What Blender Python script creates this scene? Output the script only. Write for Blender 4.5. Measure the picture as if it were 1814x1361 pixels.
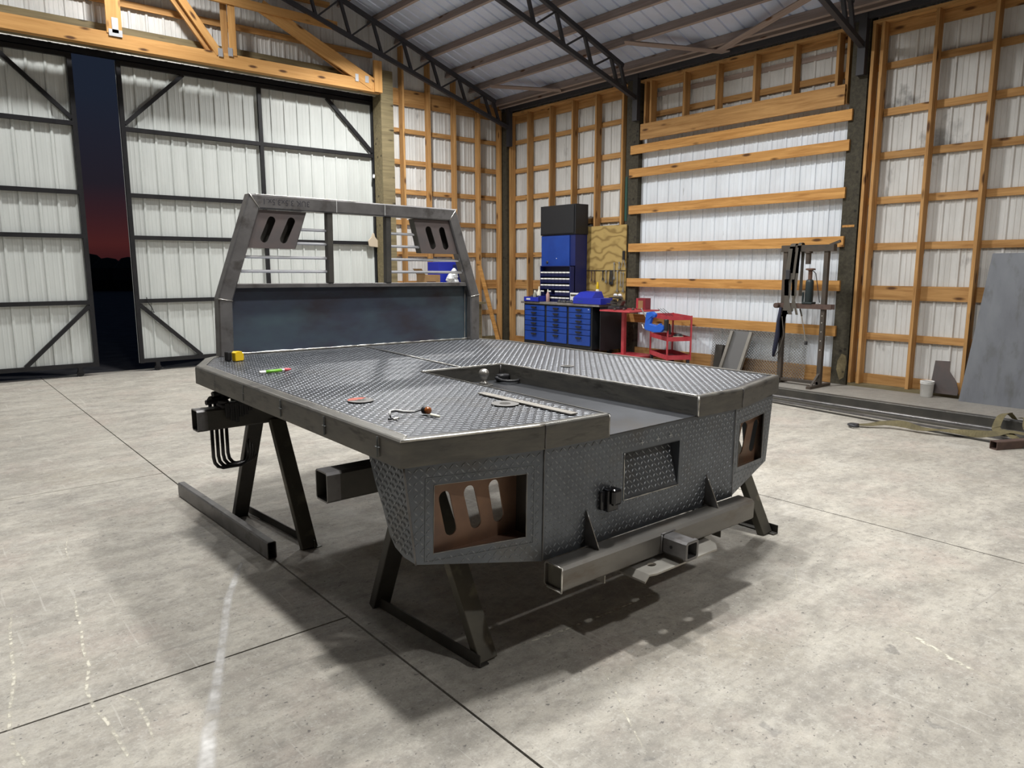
import bpy, bmesh, math, random
from mathutils import Vector, Matrix
from mathutils.geometry import tessellate_polygon
for o in list(bpy.data.objects): bpy.data.objects.remove(o)
S = bpy.context.scene; COL = S.collection
V = Vector
rnd = random.Random(7)

# ------------------------------------------------------------------ camera
YAW, PITCH, ROLL = 0.695003, 0.1580554, -0.0012272
F_PX = 1280.15
cy, sy = math.cos(YAW), math.sin(YAW)
f0, r0, u0 = V((sy, cy, 0)), V((cy, -sy, 0)), V((0, 0, 1))
fw = f0 * math.cos(PITCH) - u0 * math.sin(PITCH)
up = u0 * math.cos(PITCH) + f0 * math.sin(PITCH)
rt = r0 * math.cos(ROLL) + up * math.sin(ROLL)
up = up * math.cos(ROLL) - r0 * math.sin(ROLL)
cd = bpy.data.cameras.new('camera'); cam = bpy.data.objects.new('camera', cd); COL.objects.link(cam)
M = Matrix.Identity(4)
for i, c in enumerate((rt, up, -fw)):
    for k in range(3): M[k][i] = c[k]
M.translation = V((0, 0, 1.565)); cam.matrix_world = M
cd.sensor_width = 36; cd.sensor_fit = 'HORIZONTAL'; cd.lens = F_PX / 1814 * 36; cd.clip_start = .05; cd.clip_end = 300
S.camera = cam
S.view_settings.view_transform = 'Standard'; S.view_settings.look = 'None'
S.view_settings.gamma = 1; S.view_settings.use_curve_mapping = False
S.view_settings.exposure = 0.0

# ------------------------------------------------------------------ dusk sky
w = bpy.data.worlds.new('dusk'); S.world = w; w.use_nodes = True
nt = w.node_tree; N, L = nt.nodes, nt.links
N.clear()
tc = N.new('ShaderNodeTexCoord'); sx = N.new('ShaderNodeSeparateXYZ'); cr = N.new('ShaderNodeValToRGB')
bg = N.new('ShaderNodeBackground'); wo = N.new('ShaderNodeOutputWorld')
L.new(tc.outputs['Generated'], sx.inputs[0]); L.new(sx.outputs['Z'], cr.inputs[0])
e = cr.color_ramp.elements
e[0].position = 0.0; e[0].color = (.020, .006, .008, 1)
e[1].position = 0.42; e[1].color = (.0105, .018, .034, 1)
for p, c in ((.03, (.058, .0135, .0135, 1)), (.065, (.034, .0125, .016, 1)), (.10, (.0165, .0135, .020, 1)), (.20, (.0125, .017, .030, 1))):
    x = e.new(p); x.color = c
L.new(cr.outputs[0], bg.inputs[0]); bg.inputs[1].default_value = 1.0; L.new(bg.outputs[0], wo.inputs[0])

# ------------------------------------------------------------------ shop lamps and added fill lamps, all above the frame
LAMPS = [  # x, y, z, watts
    (1.45, 2.45, 5.7, 98), (1.5, 3.6, 5.7, 98), (3.85, 2.5, 5.6, 105), (3.9, 3.5, 5.6, 105),
    (6.2, 10.0, 5.45, 215), (3.0, 10.7, 6.2, 85), (-.2, 10.7, 6.2, 115),
    (-1.9, 7.2, 5.7, 18), (6.9, 5.4, 5.3, 135),  # the latter is a fill added to brighten the closed bay wall
    (4.6, -2.6, 5.9, 150)]  # added fill behind the camera, lifts the tail faces
for i, (x, y, z, p) in enumerate(LAMPS):
    ld = bpy.data.lights.new('bay_and_fill_light', 'AREA'); ld.shape = 'DISK'; ld.size = .30; ld.energy = p
    ld.color = (1.0, .99, .965); ld.spread = math.radians(152)
    lo = bpy.data.objects.new('bay_and_fill_light', ld); COL.objects.link(lo); lo.location = (x, y, z)

# ------------------------------------------------------------------ materials
def mat(name, col, rough=.6, metal=0.0, col2=None, scale=4, detail=5, stretch=(1, 1, 1), bump=0, bscale=None, spec=.5,
        spots=None, sscale=3, sthr=(.6, .7), random_tone=0, lo=.35, hi=.65, rough2=None):
    m = bpy.data.materials.new(name); m.use_nodes = True
    nt = m.node_tree; N, L = nt.nodes, nt.links
    b = N['Principled BSDF']; b.inputs['Roughness'].default_value = rough; b.inputs['Metallic'].default_value = metal
    b.inputs['Specular IOR Level'].default_value = spec
    c = col if len(col) == 4 else (*col, 1)
    b.inputs['Base Color'].default_value = c
    if col2 is None and not bump and not spots and not random_tone: return m
    tc = N.new('ShaderNodeTexCoord'); mp = N.new('ShaderNodeMapping'); mp.inputs['Scale'].default_value = stretch
    L.new(tc.outputs['Object'], mp.inputs[0]); vec = mp.outputs[0]
    out = None
    oi = N.new('ShaderNodeObjectInfo')
    if random_tone:
        ad = N.new('ShaderNodeVectorMath'); ad.operation = 'MULTIPLY_ADD'
        cx = N.new('ShaderNodeCombineXYZ')
        for k in range(3): L.new(oi.outputs['Random'], cx.inputs[k])
        ad.inputs[1].default_value = (7, 13, 5)
        L.new(cx.outputs[0], ad.inputs[0]); L.new(vec, ad.inputs[2]); vec = ad.outputs[0]
    def noise(s, d=detail):
        n = N.new('ShaderNodeTexNoise'); n.inputs['Scale'].default_value = s; n.inputs['Detail'].default_value = d
        n.inputs['Roughness'].default_value = .6
        L.new(vec, n.inputs['Vector']); return n
    def mix(fac, a, bcol, mode='MIX'):
        x = N.new('ShaderNodeMix'); x.data_type = 'RGBA'; x.blend_type = mode
        if hasattr(fac, 'links') or hasattr(fac, 'is_linked'): L.new(fac, x.inputs[0])
        else: x.inputs[0].default_value = fac
        for s_, v in ((6, a), (7, bcol)):
            if hasattr(v, 'is_linked'): L.new(v, x.inputs[s_])
            else: x.inputs[s_].default_value = v if len(v) == 4 else (*v, 1)
        return x.outputs[2]
    def ramp(src, a, bb):
        r = N.new('ShaderNodeMapRange'); r.inputs[1].default_value = a; r.inputs[2].default_value = bb; L.new(src, r.inputs[0]); return r.outputs[0]
    out = c
    if col2 is not None:
        n = noise(scale); f = ramp(n.outputs[0], lo, hi); out = mix(f, c, col2)
        if rough2 is not None:
            rr = N.new('ShaderNodeMapRange'); rr.inputs[3].default_value = rough; rr.inputs[4].default_value = rough2
            L.new(f, rr.inputs[0]); L.new(rr.outputs[0], b.inputs['Roughness'])
    if spots is not None:
        n2 = noise(sscale, 4); f2 = ramp(n2.outputs[0], *sthr); out = mix(f2, out, spots)
    if random_tone:
        hv = N.new('ShaderNodeMapRange'); hv.inputs[3].default_value = 1 - random_tone; hv.inputs[4].default_value = 1 + random_tone
        L.new(oi.outputs['Random'], hv.inputs[0])
        vm = N.new('ShaderNodeVectorMath'); vm.operation = 'SCALE'
        if hasattr(out, 'is_linked'): L.new(out, vm.inputs[0])
        else: vm.inputs[0].default_value = out[:3]
        L.new(hv.outputs[0], vm.inputs['Scale']); out = vm.outputs[0]
    if hasattr(out, 'is_linked'): L.new(out, b.inputs['Base Color'])
    if bump:
        n3 = noise(bscale or scale * 4, 3); bm = N.new('ShaderNodeBump'); bm.inputs['Strength'].default_value = bump; bm.inputs['Distance'].default_value = .01
        L.new(n3.outputs[0], bm.inputs['Height']); L.new(bm.outputs[0], b.inputs['Normal'])
    return m

def wood(name, col, col2, knot=(.10, .045, .018), tone=.12):
    m = bpy.data.materials.new(name); m.use_nodes = True
    nt = m.node_tree; N, L = nt.nodes, nt.links; b = N['Principled BSDF']; b.inputs['Roughness'].default_value = .7
    b.inputs['Specular IOR Level'].default_value = .25
    tc = N.new('ShaderNodeTexCoord'); oi = N.new('ShaderNodeObjectInfo')
    off = N.new('ShaderNodeVectorMath'); off.operation = 'MULTIPLY_ADD'
    cx = N.new('ShaderNodeCombineXYZ')
    for k in range(3): L.new(oi.outputs['Random'], cx.inputs[k])
    off.inputs[1].default_value = (31, 3, 5); L.new(cx.outputs[0], off.inputs[0]); L.new(tc.outputs['Object'], off.inputs[2])
    mp = N.new('ShaderNodeMapping'); mp.inputs['Scale'].default_value = (1.3, 22, 22); L.new(off.outputs[0], mp.inputs[0])
    n = N.new('ShaderNodeTexNoise'); n.inputs['Scale'].default_value = 1; n.inputs['Detail'].default_value = 6; n.inputs['Roughness'].default_value = .65
    n.inputs['Distortion'].default_value = .6
    L.new(mp.outputs[0], n.inputs['Vector'])
    rp = N.new('ShaderNodeMapRange'); rp.inputs[1].default_value = .35; rp.inputs[2].default_value = .68; L.new(n.outputs[0], rp.inputs[0])
    mx = N.new('ShaderNodeMix'); mx.data_type = 'RGBA'; mx.inputs[6].default_value = (*col, 1); mx.inputs[7].default_value = (*col2, 1); L.new(rp.outputs[0], mx.inputs[0])
    mp2 = N.new('ShaderNodeMapping'); mp2.inputs['Scale'].default_value = (2.1, 7, 7); L.new(off.outputs[0], mp2.inputs[0])
    vo = N.new('ShaderNodeTexVoronoi'); vo.inputs['Scale'].default_value = 1; L.new(mp2.outputs[0], vo.inputs['Vector'])
    kr = N.new('ShaderNodeMapRange'); kr.inputs[1].default_value = .19; kr.inputs[2].default_value = .09; L.new(vo.outputs['Distance'], kr.inputs[0])
    m2 = N.new('ShaderNodeMix'); m2.data_type = 'RGBA'; m2.inputs[7].default_value = (*knot, 1); L.new(kr.outputs[0], m2.inputs[0]); L.new(mx.outputs[2], m2.inputs[6])
    hv = N.new('ShaderNodeMapRange'); hv.inputs[3].default_value = 1 - tone; hv.inputs[4].default_value = 1 + tone; L.new(oi.outputs['Random'], hv.inputs[0])
    vm = N.new('ShaderNodeVectorMath'); vm.operation = 'SCALE'; L.new(m2.outputs[2], vm.inputs[0]); L.new(hv.outputs[0], vm.inputs['Scale'])
    L.new(vm.outputs[0], b.inputs['Base Color'])
    return m

def concrete():
    m = bpy.data.materials.new('concrete'); m.use_nodes = True
    nt = m.node_tree; N, L = nt.nodes, nt.links; b = N['Principled BSDF']; b.inputs['Specular IOR Level'].default_value = .3
    tc = N.new('ShaderNodeTexCoord')
    def noise(s, d=6, st=(1, 1, 1), r=.6, dist=0):
        mp = N.new('ShaderNodeMapping'); mp.inputs['Scale'].default_value = st; L.new(tc.outputs['Object'], mp.inputs[0])
        n = N.new('ShaderNodeTexNoise'); n.inputs['Scale'].default_value = s; n.inputs['Detail'].default_value = d; n.inputs['Roughness'].default_value = r
        n.inputs['Distortion'].default_value = dist
        L.new(mp.outputs[0], n.inputs['Vector']); return n.outputs[0]
    def rng(s, a, bb, c=0, d=1):
        r = N.new('ShaderNodeMapRange'); r.inputs[1].default_value = a; r.inputs[2].default_value = bb; r.inputs[3].default_value = c; r.inputs[4].default_value = d
        L.new(s, r.inputs[0]); return r.outputs[0]
    def mix(f, a, c, mode='MIX'):
        x = N.new('ShaderNodeMix'); x.data_type = 'RGBA'; x.blend_type = mode
        if hasattr(f, 'is_linked'): L.new(f, x.inputs[0])
        else: x.inputs[0].default_value = f
        for s_, v in ((6, a), (7, c)):
            if hasattr(v, 'is_linked'): L.new(v, x.inputs[s_])
            else: x.inputs[s_].default_value = (*v, 1)
        return x.outputs[2]
    c = mix(rng(noise(1.3, 7, (1, 1.6, 1), .7, .4), .33, .66), (.43, .40, .345), (.275, .258, .228))
    c = mix(rng(noise(3.2, 6, (.8, 1.5, 1), .65), .42, .72), c, (.53, .50, .435))
    c = mix(rng(noise(7, 8, (.8, 1.3, 1), .75), .54, .75, 0, .55), c, (.205, .195, .18))
    c = mix(rng(noise(.9, 4, (1, 1, 1), .5), .56, .70, 0, .45), c, (.30, .26, .20))
    c = mix(rng(noise(5.5, 3, (1, 1, 1), .5), .70, .735, 0, .6), c, (.15, .145, .14))
    c = mix(rng(noise(1.7, 5, (1, 1, 1), .6), .52, .68, 0, .5), c, (.46, .385, .335))
    c = mix(rng(noise(14, 7, (.9, 1.2, 1), .8), .45, .64, 0, .62), c, (.225, .21, .185))
    c = mix(rng(noise(23, 7, (1.1, .9, 1), .8), .50, .66, 0, .5), c, (.55, .53, .48))
    c = mix(rng(noise(1.0, 3, (34, 1.6, 1), .5, .8), .66, .72, 0, .32), c, (.62, .60, .55))
    c = mix(rng(noise(1.0, 3, (1.9, 30, 1), .5, .9), .665, .73, 0, .34), c, (.19, .18, .165))
    c = mix(rng(noise(2.1, 8, (.8, 1.35, 1), .8, .5), .55, .68, 0, .5), c, (.52, .50, .455))
    c = mix(rng(noise(30, 4, (1, 1.4, 1), .6), .635, .70, 0, .8), c, (.085, .08, .08))
    c = mix(rng(noise(62, 3, (1, 1, 1), .5), .66, .72, 0, .7), c, (.10, .095, .09))
    c = mix(rng(noise(48, 3, (1, 1.3, 1), .6), .62, .70, 0, .5), c, (.58, .56, .52))
    c = mix(rng(noise(120, 2, (1, 1, 1), .6), .35, .7, 0, .22), c, (.19, .18, .165))
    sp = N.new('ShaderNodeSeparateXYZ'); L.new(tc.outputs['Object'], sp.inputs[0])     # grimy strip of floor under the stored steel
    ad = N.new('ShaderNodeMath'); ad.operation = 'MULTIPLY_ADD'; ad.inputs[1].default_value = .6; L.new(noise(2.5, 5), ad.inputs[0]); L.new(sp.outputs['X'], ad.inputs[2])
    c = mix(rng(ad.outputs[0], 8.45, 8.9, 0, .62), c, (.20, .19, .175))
    L.new(c, b.inputs['Base Color'])
    L.new(rng(noise(4, 5), .3, .7, .5, .75), b.inputs['Roughness'])
    bp = N.new('ShaderNodeBump'); bp.inputs['Strength'].default_value = .12; bp.inputs['Distance'].default_value = .004
    L.new(noise(60, 5), bp.inputs['Height']); L.new(bp.outputs[0], b.inputs['Normal'])
    return m

def worn_mark(name, col, s=22, a=.42, bb=.6):
    m = mat(name, col, .9)
    nt = m.node_tree; N, L = nt.nodes, nt.links; b = N['Principled BSDF']
    tc = N.new('ShaderNodeTexCoord'); n = N.new('ShaderNodeTexNoise'); n.inputs['Scale'].default_value = s; n.inputs['Detail'].default_value = 5
    L.new(tc.outputs['Object'], n.inputs['Vector'])
    r = N.new('ShaderNodeMapRange'); r.inputs[1].default_value = a; r.inputs[2].default_value = bb; L.new(n.outputs[0], r.inputs[0])
    at = N.new('ShaderNodeAttribute'); at.attribute_name = 'wear'
    e_ = N.new('ShaderNodeMapRange'); e_.inputs[1].default_value = 0; e_.inputs[2].default_value = .7; e_.interpolation_type = 'SMOOTHSTEP'; L.new(at.outputs['Fac'], e_.inputs[0])
    ml = N.new('ShaderNodeMath'); ml.operation = 'MULTIPLY'; L.new(r.outputs[0], ml.inputs[0]); L.new(e_.outputs[0], ml.inputs[1])
    L.new(ml.outputs[0], b.inputs['Alpha'])
    return m

MT = {}
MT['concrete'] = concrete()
MT['joint'] = mat('slab_base', (.06, .058, .055), .9)
MT['asphalt'] = mat('outside_ground', (.07, .07, .075), .9, col2=(.03, .03, .035), scale=3)
MT['new_wood'] = wood('yellow_pine', (.62, .335, .11), (.36, .165, .045))
MT['wall_wood'] = wood('stud_pine', (.54, .31, .12), (.31, .155, .052))
MT['header_wood'] = wood('header_pine', (.60, .335, .12), (.46, .235, .075), tone=.05)
MT['treated'] = wood('treated_lumber', (.23, .19, .105), (.13, .105, .06), knot=(.05, .04, .025), tone=.12)
MT['post'] = wood('dark_treated_post', (.070, .062, .043), (.036, .032, .023), knot=(.02, .018, .014), tone=.1)
MT['purlin'] = wood('purlin_wood', (.36, .29, .26), (.24, .19, .17), tone=.1)
MT['siding'] = mat('white_siding', (.60, .628, .61), .45, col2=(.54, .568, .552), scale=2, stretch=(3, 3, .5), random_tone=.02)
MT['wall_siding'] = mat('wall_siding', (.68, .68, .665), .5, col2=(.56, .555, .535), scale=2.2, stretch=(2, 2, .6), spots=(.22, .215, .21), sscale=2.4, sthr=(.66, .78))
def soot(m, c, rad):
    nt = m.node_tree; N, L = nt.nodes, nt.links; b = N['Principled BSDF']; src = b.inputs['Base Color'].links[0].from_socket
    tc = N.new('ShaderNodeTexCoord'); n = N.new('ShaderNodeTexNoise'); n.inputs['Scale'].default_value = 9; n.inputs['Detail'].default_value = 6
    L.new(tc.outputs['Object'], n.inputs['Vector'])
    sc = N.new('ShaderNodeVectorMath'); sc.operation = 'DISTANCE'; sc.inputs[1].default_value = c; L.new(tc.outputs['Object'], sc.inputs[0])
    ma = N.new('ShaderNodeMath'); ma.operation = 'MULTIPLY_ADD'; ma.inputs[1].default_value = -.55; L.new(n.outputs[0], ma.inputs[0]); L.new(sc.outputs['Value'], ma.inputs[2])
    r = N.new('ShaderNodeMapRange'); r.inputs[1].default_value = rad - .22; r.inputs[2].default_value = -.24; r.inputs[3].default_value = 0; r.inputs[4].default_value = .62; L.new(ma.outputs[0], r.inputs[0])
    x = N.new('ShaderNodeMix'); x.data_type = 'RGBA'; L.new(r.outputs[0], x.inputs[0]); L.new(src, x.inputs[6]); x.inputs[7].default_value = (.05, .05, .05, 1)
    L.new(x.outputs[2], b.inputs['Base Color'])
soot(MT['wall_siding'], (9.88, 3.70, 3.10), .22)
soot(MT['wall_siding'], (9.88, 4.15, 3.62), .14)
MT['bay_siding'] = mat('galvanised_siding', (.80, .86, .93), .42, metal=.05, col2=(.71, .76, .82), scale=3, stretch=(2, 2, .4), spots=(.38, .39, .40), sscale=5, sthr=(.68, .76))
MT['roof'] = mat('galvalume_roof', (.66, .74, .92), .40, metal=.25, col2=(.56, .63, .79), scale=1.5)
MT['black_steel'] = mat('black_painted_steel', (.008, .008, .010), .5, col2=(.014, .014, .016), scale=6, spec=.35)
MT['truss_steel'] = mat('dark_truss_steel', (.035, .035, .042), .6)
MT['nail_plate'] = mat('nail_plate', (.55, .56, .58), .45, metal=.6)
MT['rail'] = mat('mill_scale_rail', (.104, .101, .094), .42, metal=.55, col2=(.15, .143, .125), scale=5, stretch=(1.2, 1.2, 5), spots=(.055, .052, .048), sscale=4.5, sthr=(.56, .70), bump=.02, bscale=60)
MT['deck'] = mat('tread_plate_steel', (.098, .103, .113), .42, metal=.9, col2=(.070, .073, .080), scale=3.5, spots=(.090, .080, .068), sscale=1.6, sthr=(.55, .75))
MT['lug'] = mat('tread_lug_steel', (.165, .172, .186), .42, metal=.85)
MT['panel'] = mat('tail_tread_plate', (.135, .150, .170), .38, metal=.65, col2=(.095, .104, .118), scale=4, spots=(.12, .11, .095), sscale=2.5, sthr=(.55, .75))
MT['panel_lug'] = mat('tail_lug_steel', (.24, .255, .27), .44, metal=.5)
MT['sheet'] = mat('blued_sheet_steel', (.075, .090, .128), .38, metal=.5, col2=(.062, .056, .068), scale=1.7, stretch=(1, 1, 2.0), spots=(.095, .14, .165), sscale=1.3, sthr=(.46, .66), lo=.42, hi=.62)
MT['bumper'] = mat('bumper_steel', (.150, .143, .132), .42, metal=.5, col2=(.195, .185, .168), scale=3, stretch=(1, 2, 3), spots=(.135, .112, .09), sscale=3.5, sthr=(.52, .68))
MT['tube'] = mat('square_tube_steel', (.135, .13, .13), .42, metal=.6, col2=(.20, .195, .195), scale=3, stretch=(2, 2, 2), spots=(.105, .098, .094), sscale=4, sthr=(.56, .68))
MT['dark_tube'] = mat('dark_tube_steel', (.055, .053, .05), .5, metal=.45, col2=(.085, .08, .07), scale=5)
MT['olive_tube'] = mat('olive_scale_steel', (.115, .108, .085), .5, metal=.4, col2=(.075, .07, .06), scale=4, spots=(.16, .145, .11), sscale=6, sthr=(.58, .66))
MT['bright'] = mat('ground_bright_steel', (.72, .71, .68), .32, metal=.85, col2=(.55, .53, .48), scale=25)
MT['louver'] = mat('bright_bar_steel', (.62, .62, .64), .28, metal=.8)
MT['brown'] = mat('heat_brown_plate', (.235, .135, .085), .5, metal=.35, col2=(.15, .09, .065), scale=5, spots=(.20, .15, .11), sscale=4, sthr=(.55, .68))
MT['rack_plate'] = mat('rack_light_plate', (.12, .108, .108), .5, metal=.4, col2=(.15, .12, .115), scale=6)
MT['black'] = mat('black_part', (.012, .012, .014), .5)
MT['gloss_black'] = mat('gloss_black_plastic', (.012, .012, .015), .22)
MT['mark_dim'] = mat('dim_chalk', (.20, .215, .22), .7)
MT['mark'] = mat('weld_chalk', (.55, .56, .55), .8)
MT['ink'] = mat('stencil_ink', (.03, .028, .035), .8)
MT['hitch'] = mat('brushed_ball_steel', (.50, .48, .45), .33, metal=.85)
MT['blue'] = mat('blue_enamel', (.009, .043, .255), .38, col2=(.012, .056, .31), scale=4)
MT['navy'] = mat('navy_cabinet', (.010, .018, .11), .4)
MT['royal'] = mat('royal_blue_plastic', (.015, .028, .36), .4)
MT['bin_dark'] = mat('bin_navy', (.006, .008, .05), .5)
MT['white'] = mat('white_paint', (.84, .84, .82), .5, col2=(.72, .72, .70), scale=9)
MT['red'] = mat('red_enamel', (.42, .035, .05), .42, col2=(.50, .075, .085), scale=6)
MT['dark_red'] = mat('dark_red_tray', (.20, .02, .03), .5)
MT['cabinet_black'] = mat('charcoal_cabinet', (.012, .013, .016), .5)
MT['worktop'] = mat('worn_worktop', (.22, .205, .19), .5, col2=(.14, .125, .115), scale=9)
MT['tan'] = mat('tan_cloth', (.50, .42, .32), .9)
MT['card'] = mat('brown_cardboard', (.33, .20, .09), .85, col2=(.27, .16, .07), scale=6)
MT['bag'] = mat('clear_bag', (.62, .64, .66), .3)
MT['yellow'] = mat('yellow_plastic', (.75, .50, .012), .38)
MT['green'] = mat('green_marker', (.16, .42, .035), .4)
MT['pink'] = mat('pink_tip', (.62, .10, .12), .5)
MT['strip_green'] = mat('dark_green_strip', (.012, .06, .045), .6)
MT['amber'] = mat('amber_lens', (.28, .085, .02), .18)
MT['disc_red'] = mat('red_abrasive', (.42, .10, .07), .8, col2=(.28, .09, .07), scale=30)
MT['disc_grey'] = mat('grey_abrasive', (.16, .155, .15), .8)
MT['chalk'] = mat('chalk_stub', (.78, .76, .62), .9)
MT['bar'] = mat('flat_bar_steel', (.36, .345, .31), .45, metal=.5, col2=(.30, .28, .25), scale=9)
MT['grey_sheet'] = mat('grey_sheet_steel', (.235, .25, .275), .45, metal=.35, col2=(.19, .20, .225), scale=2, stretch=(2, 2, .8), spots=(.15, .155, .16), sscale=3.2, sthr=(.56, .74))
MT['strap'] = mat('olive_webbing', (.15, .125, .062), .9, col2=(.095, .08, .042), scale=12)
MT['strap_grey'] = mat('grey_webbing', (.085, .075, .062), .9)
MT['rust'] = mat('rusty_tube', (.10, .062, .048), .7, col2=(.07, .042, .036), scale=14)
MT['press'] = mat('press_steel', (.062, .055, .048), .6, metal=.3, col2=(.09, .07, .055), scale=9)
MT['jack'] = mat('jack_bottle', (.016, .026, .028), .45)
MT['jack_rust'] = mat('jack_ram', (.15, .085, .06), .6, metal=.3)
MT['mesh'] = mat('expanded_metal', (.17, .165, .155), .5, metal=.4)
MT['channel'] = mat('ramp_channel', (.16, .16, .16), .55, metal=.3)
MT['hedge'] = mat('dark_foliage', (.02, .025, .018), .9)
MT['streak'] = worn_mark('white_floor_streak', (.72, .71, .69), 14, .25, .75)
MT['scratch'] = worn_mark('pale_floor_scratch', (.62, .59, .50), 30, .40, .60)
MT['tool'] = mat('tool_chrome', (.40, .39, .37), .35, metal=.7)
MT['tool_dark'] = mat('tool_dark', (.045, .045, .05), .5, metal=.3)

MT['unseen_wall'] = mat('dark_unseen_wall', (.17, .13, .085), .85, col2=(.12, .09, .06), scale=6)  # invented dark tone for the unseen walls, cuts bounced light
def plywood_mat():
    m = bpy.data.materials.new('plywood'); m.use_nodes = True
    nt = m.node_tree; N, L = nt.nodes, nt.links; b = N['Principled BSDF']; b.inputs['Roughness'].default_value = .75
    tc = N.new('ShaderNodeTexCoord'); sp = N.new('ShaderNodeSeparateXYZ'); L.new(tc.outputs['Object'], sp.inputs[0])
    mp = N.new('ShaderNodeMapping'); mp.inputs['Scale'].default_value = (1, 1.5, 2.4); L.new(tc.outputs['Object'], mp.inputs[0])
    n = N.new('ShaderNodeTexNoise'); n.inputs['Scale'].default_value = 1.0; n.inputs['Detail'].default_value = 2.5; L.new(mp.outputs[0], n.inputs['Vector'])
    ml = N.new('ShaderNodeMath'); ml.operation = 'MULTIPLY'; ml.inputs[1].default_value = 6.5; L.new(n.outputs[0], ml.inputs[0])
    za = N.new('ShaderNodeMath'); za.operation = 'MULTIPLY_ADD'; za.inputs[1].default_value = 5.5; L.new(sp.outputs['Z'], za.inputs[0]); L.new(ml.outputs[0], za.inputs[2])
    fr = N.new('ShaderNodeMath'); fr.operation = 'PINGPONG'; fr.inputs[1].default_value = .5; L.new(za.outputs[0], fr.inputs[0])
    r = N.new('ShaderNodeMapRange'); r.inputs[1].default_value = .04; r.inputs[2].default_value = .30; L.new(fr.outputs[0], r.inputs[0])
    x = N.new('ShaderNodeMix'); x.data_type = 'RGBA'; x.inputs[6].default_value = (.24, .155, .045, 1); x.inputs[7].default_value = (.42, .295, .10, 1)
    L.new(r.outputs[0], x.inputs[0]); L.new(x.outputs[2], b.inputs['Base Color'])
    return m
MT['plywood'] = plywood_mat()

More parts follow.
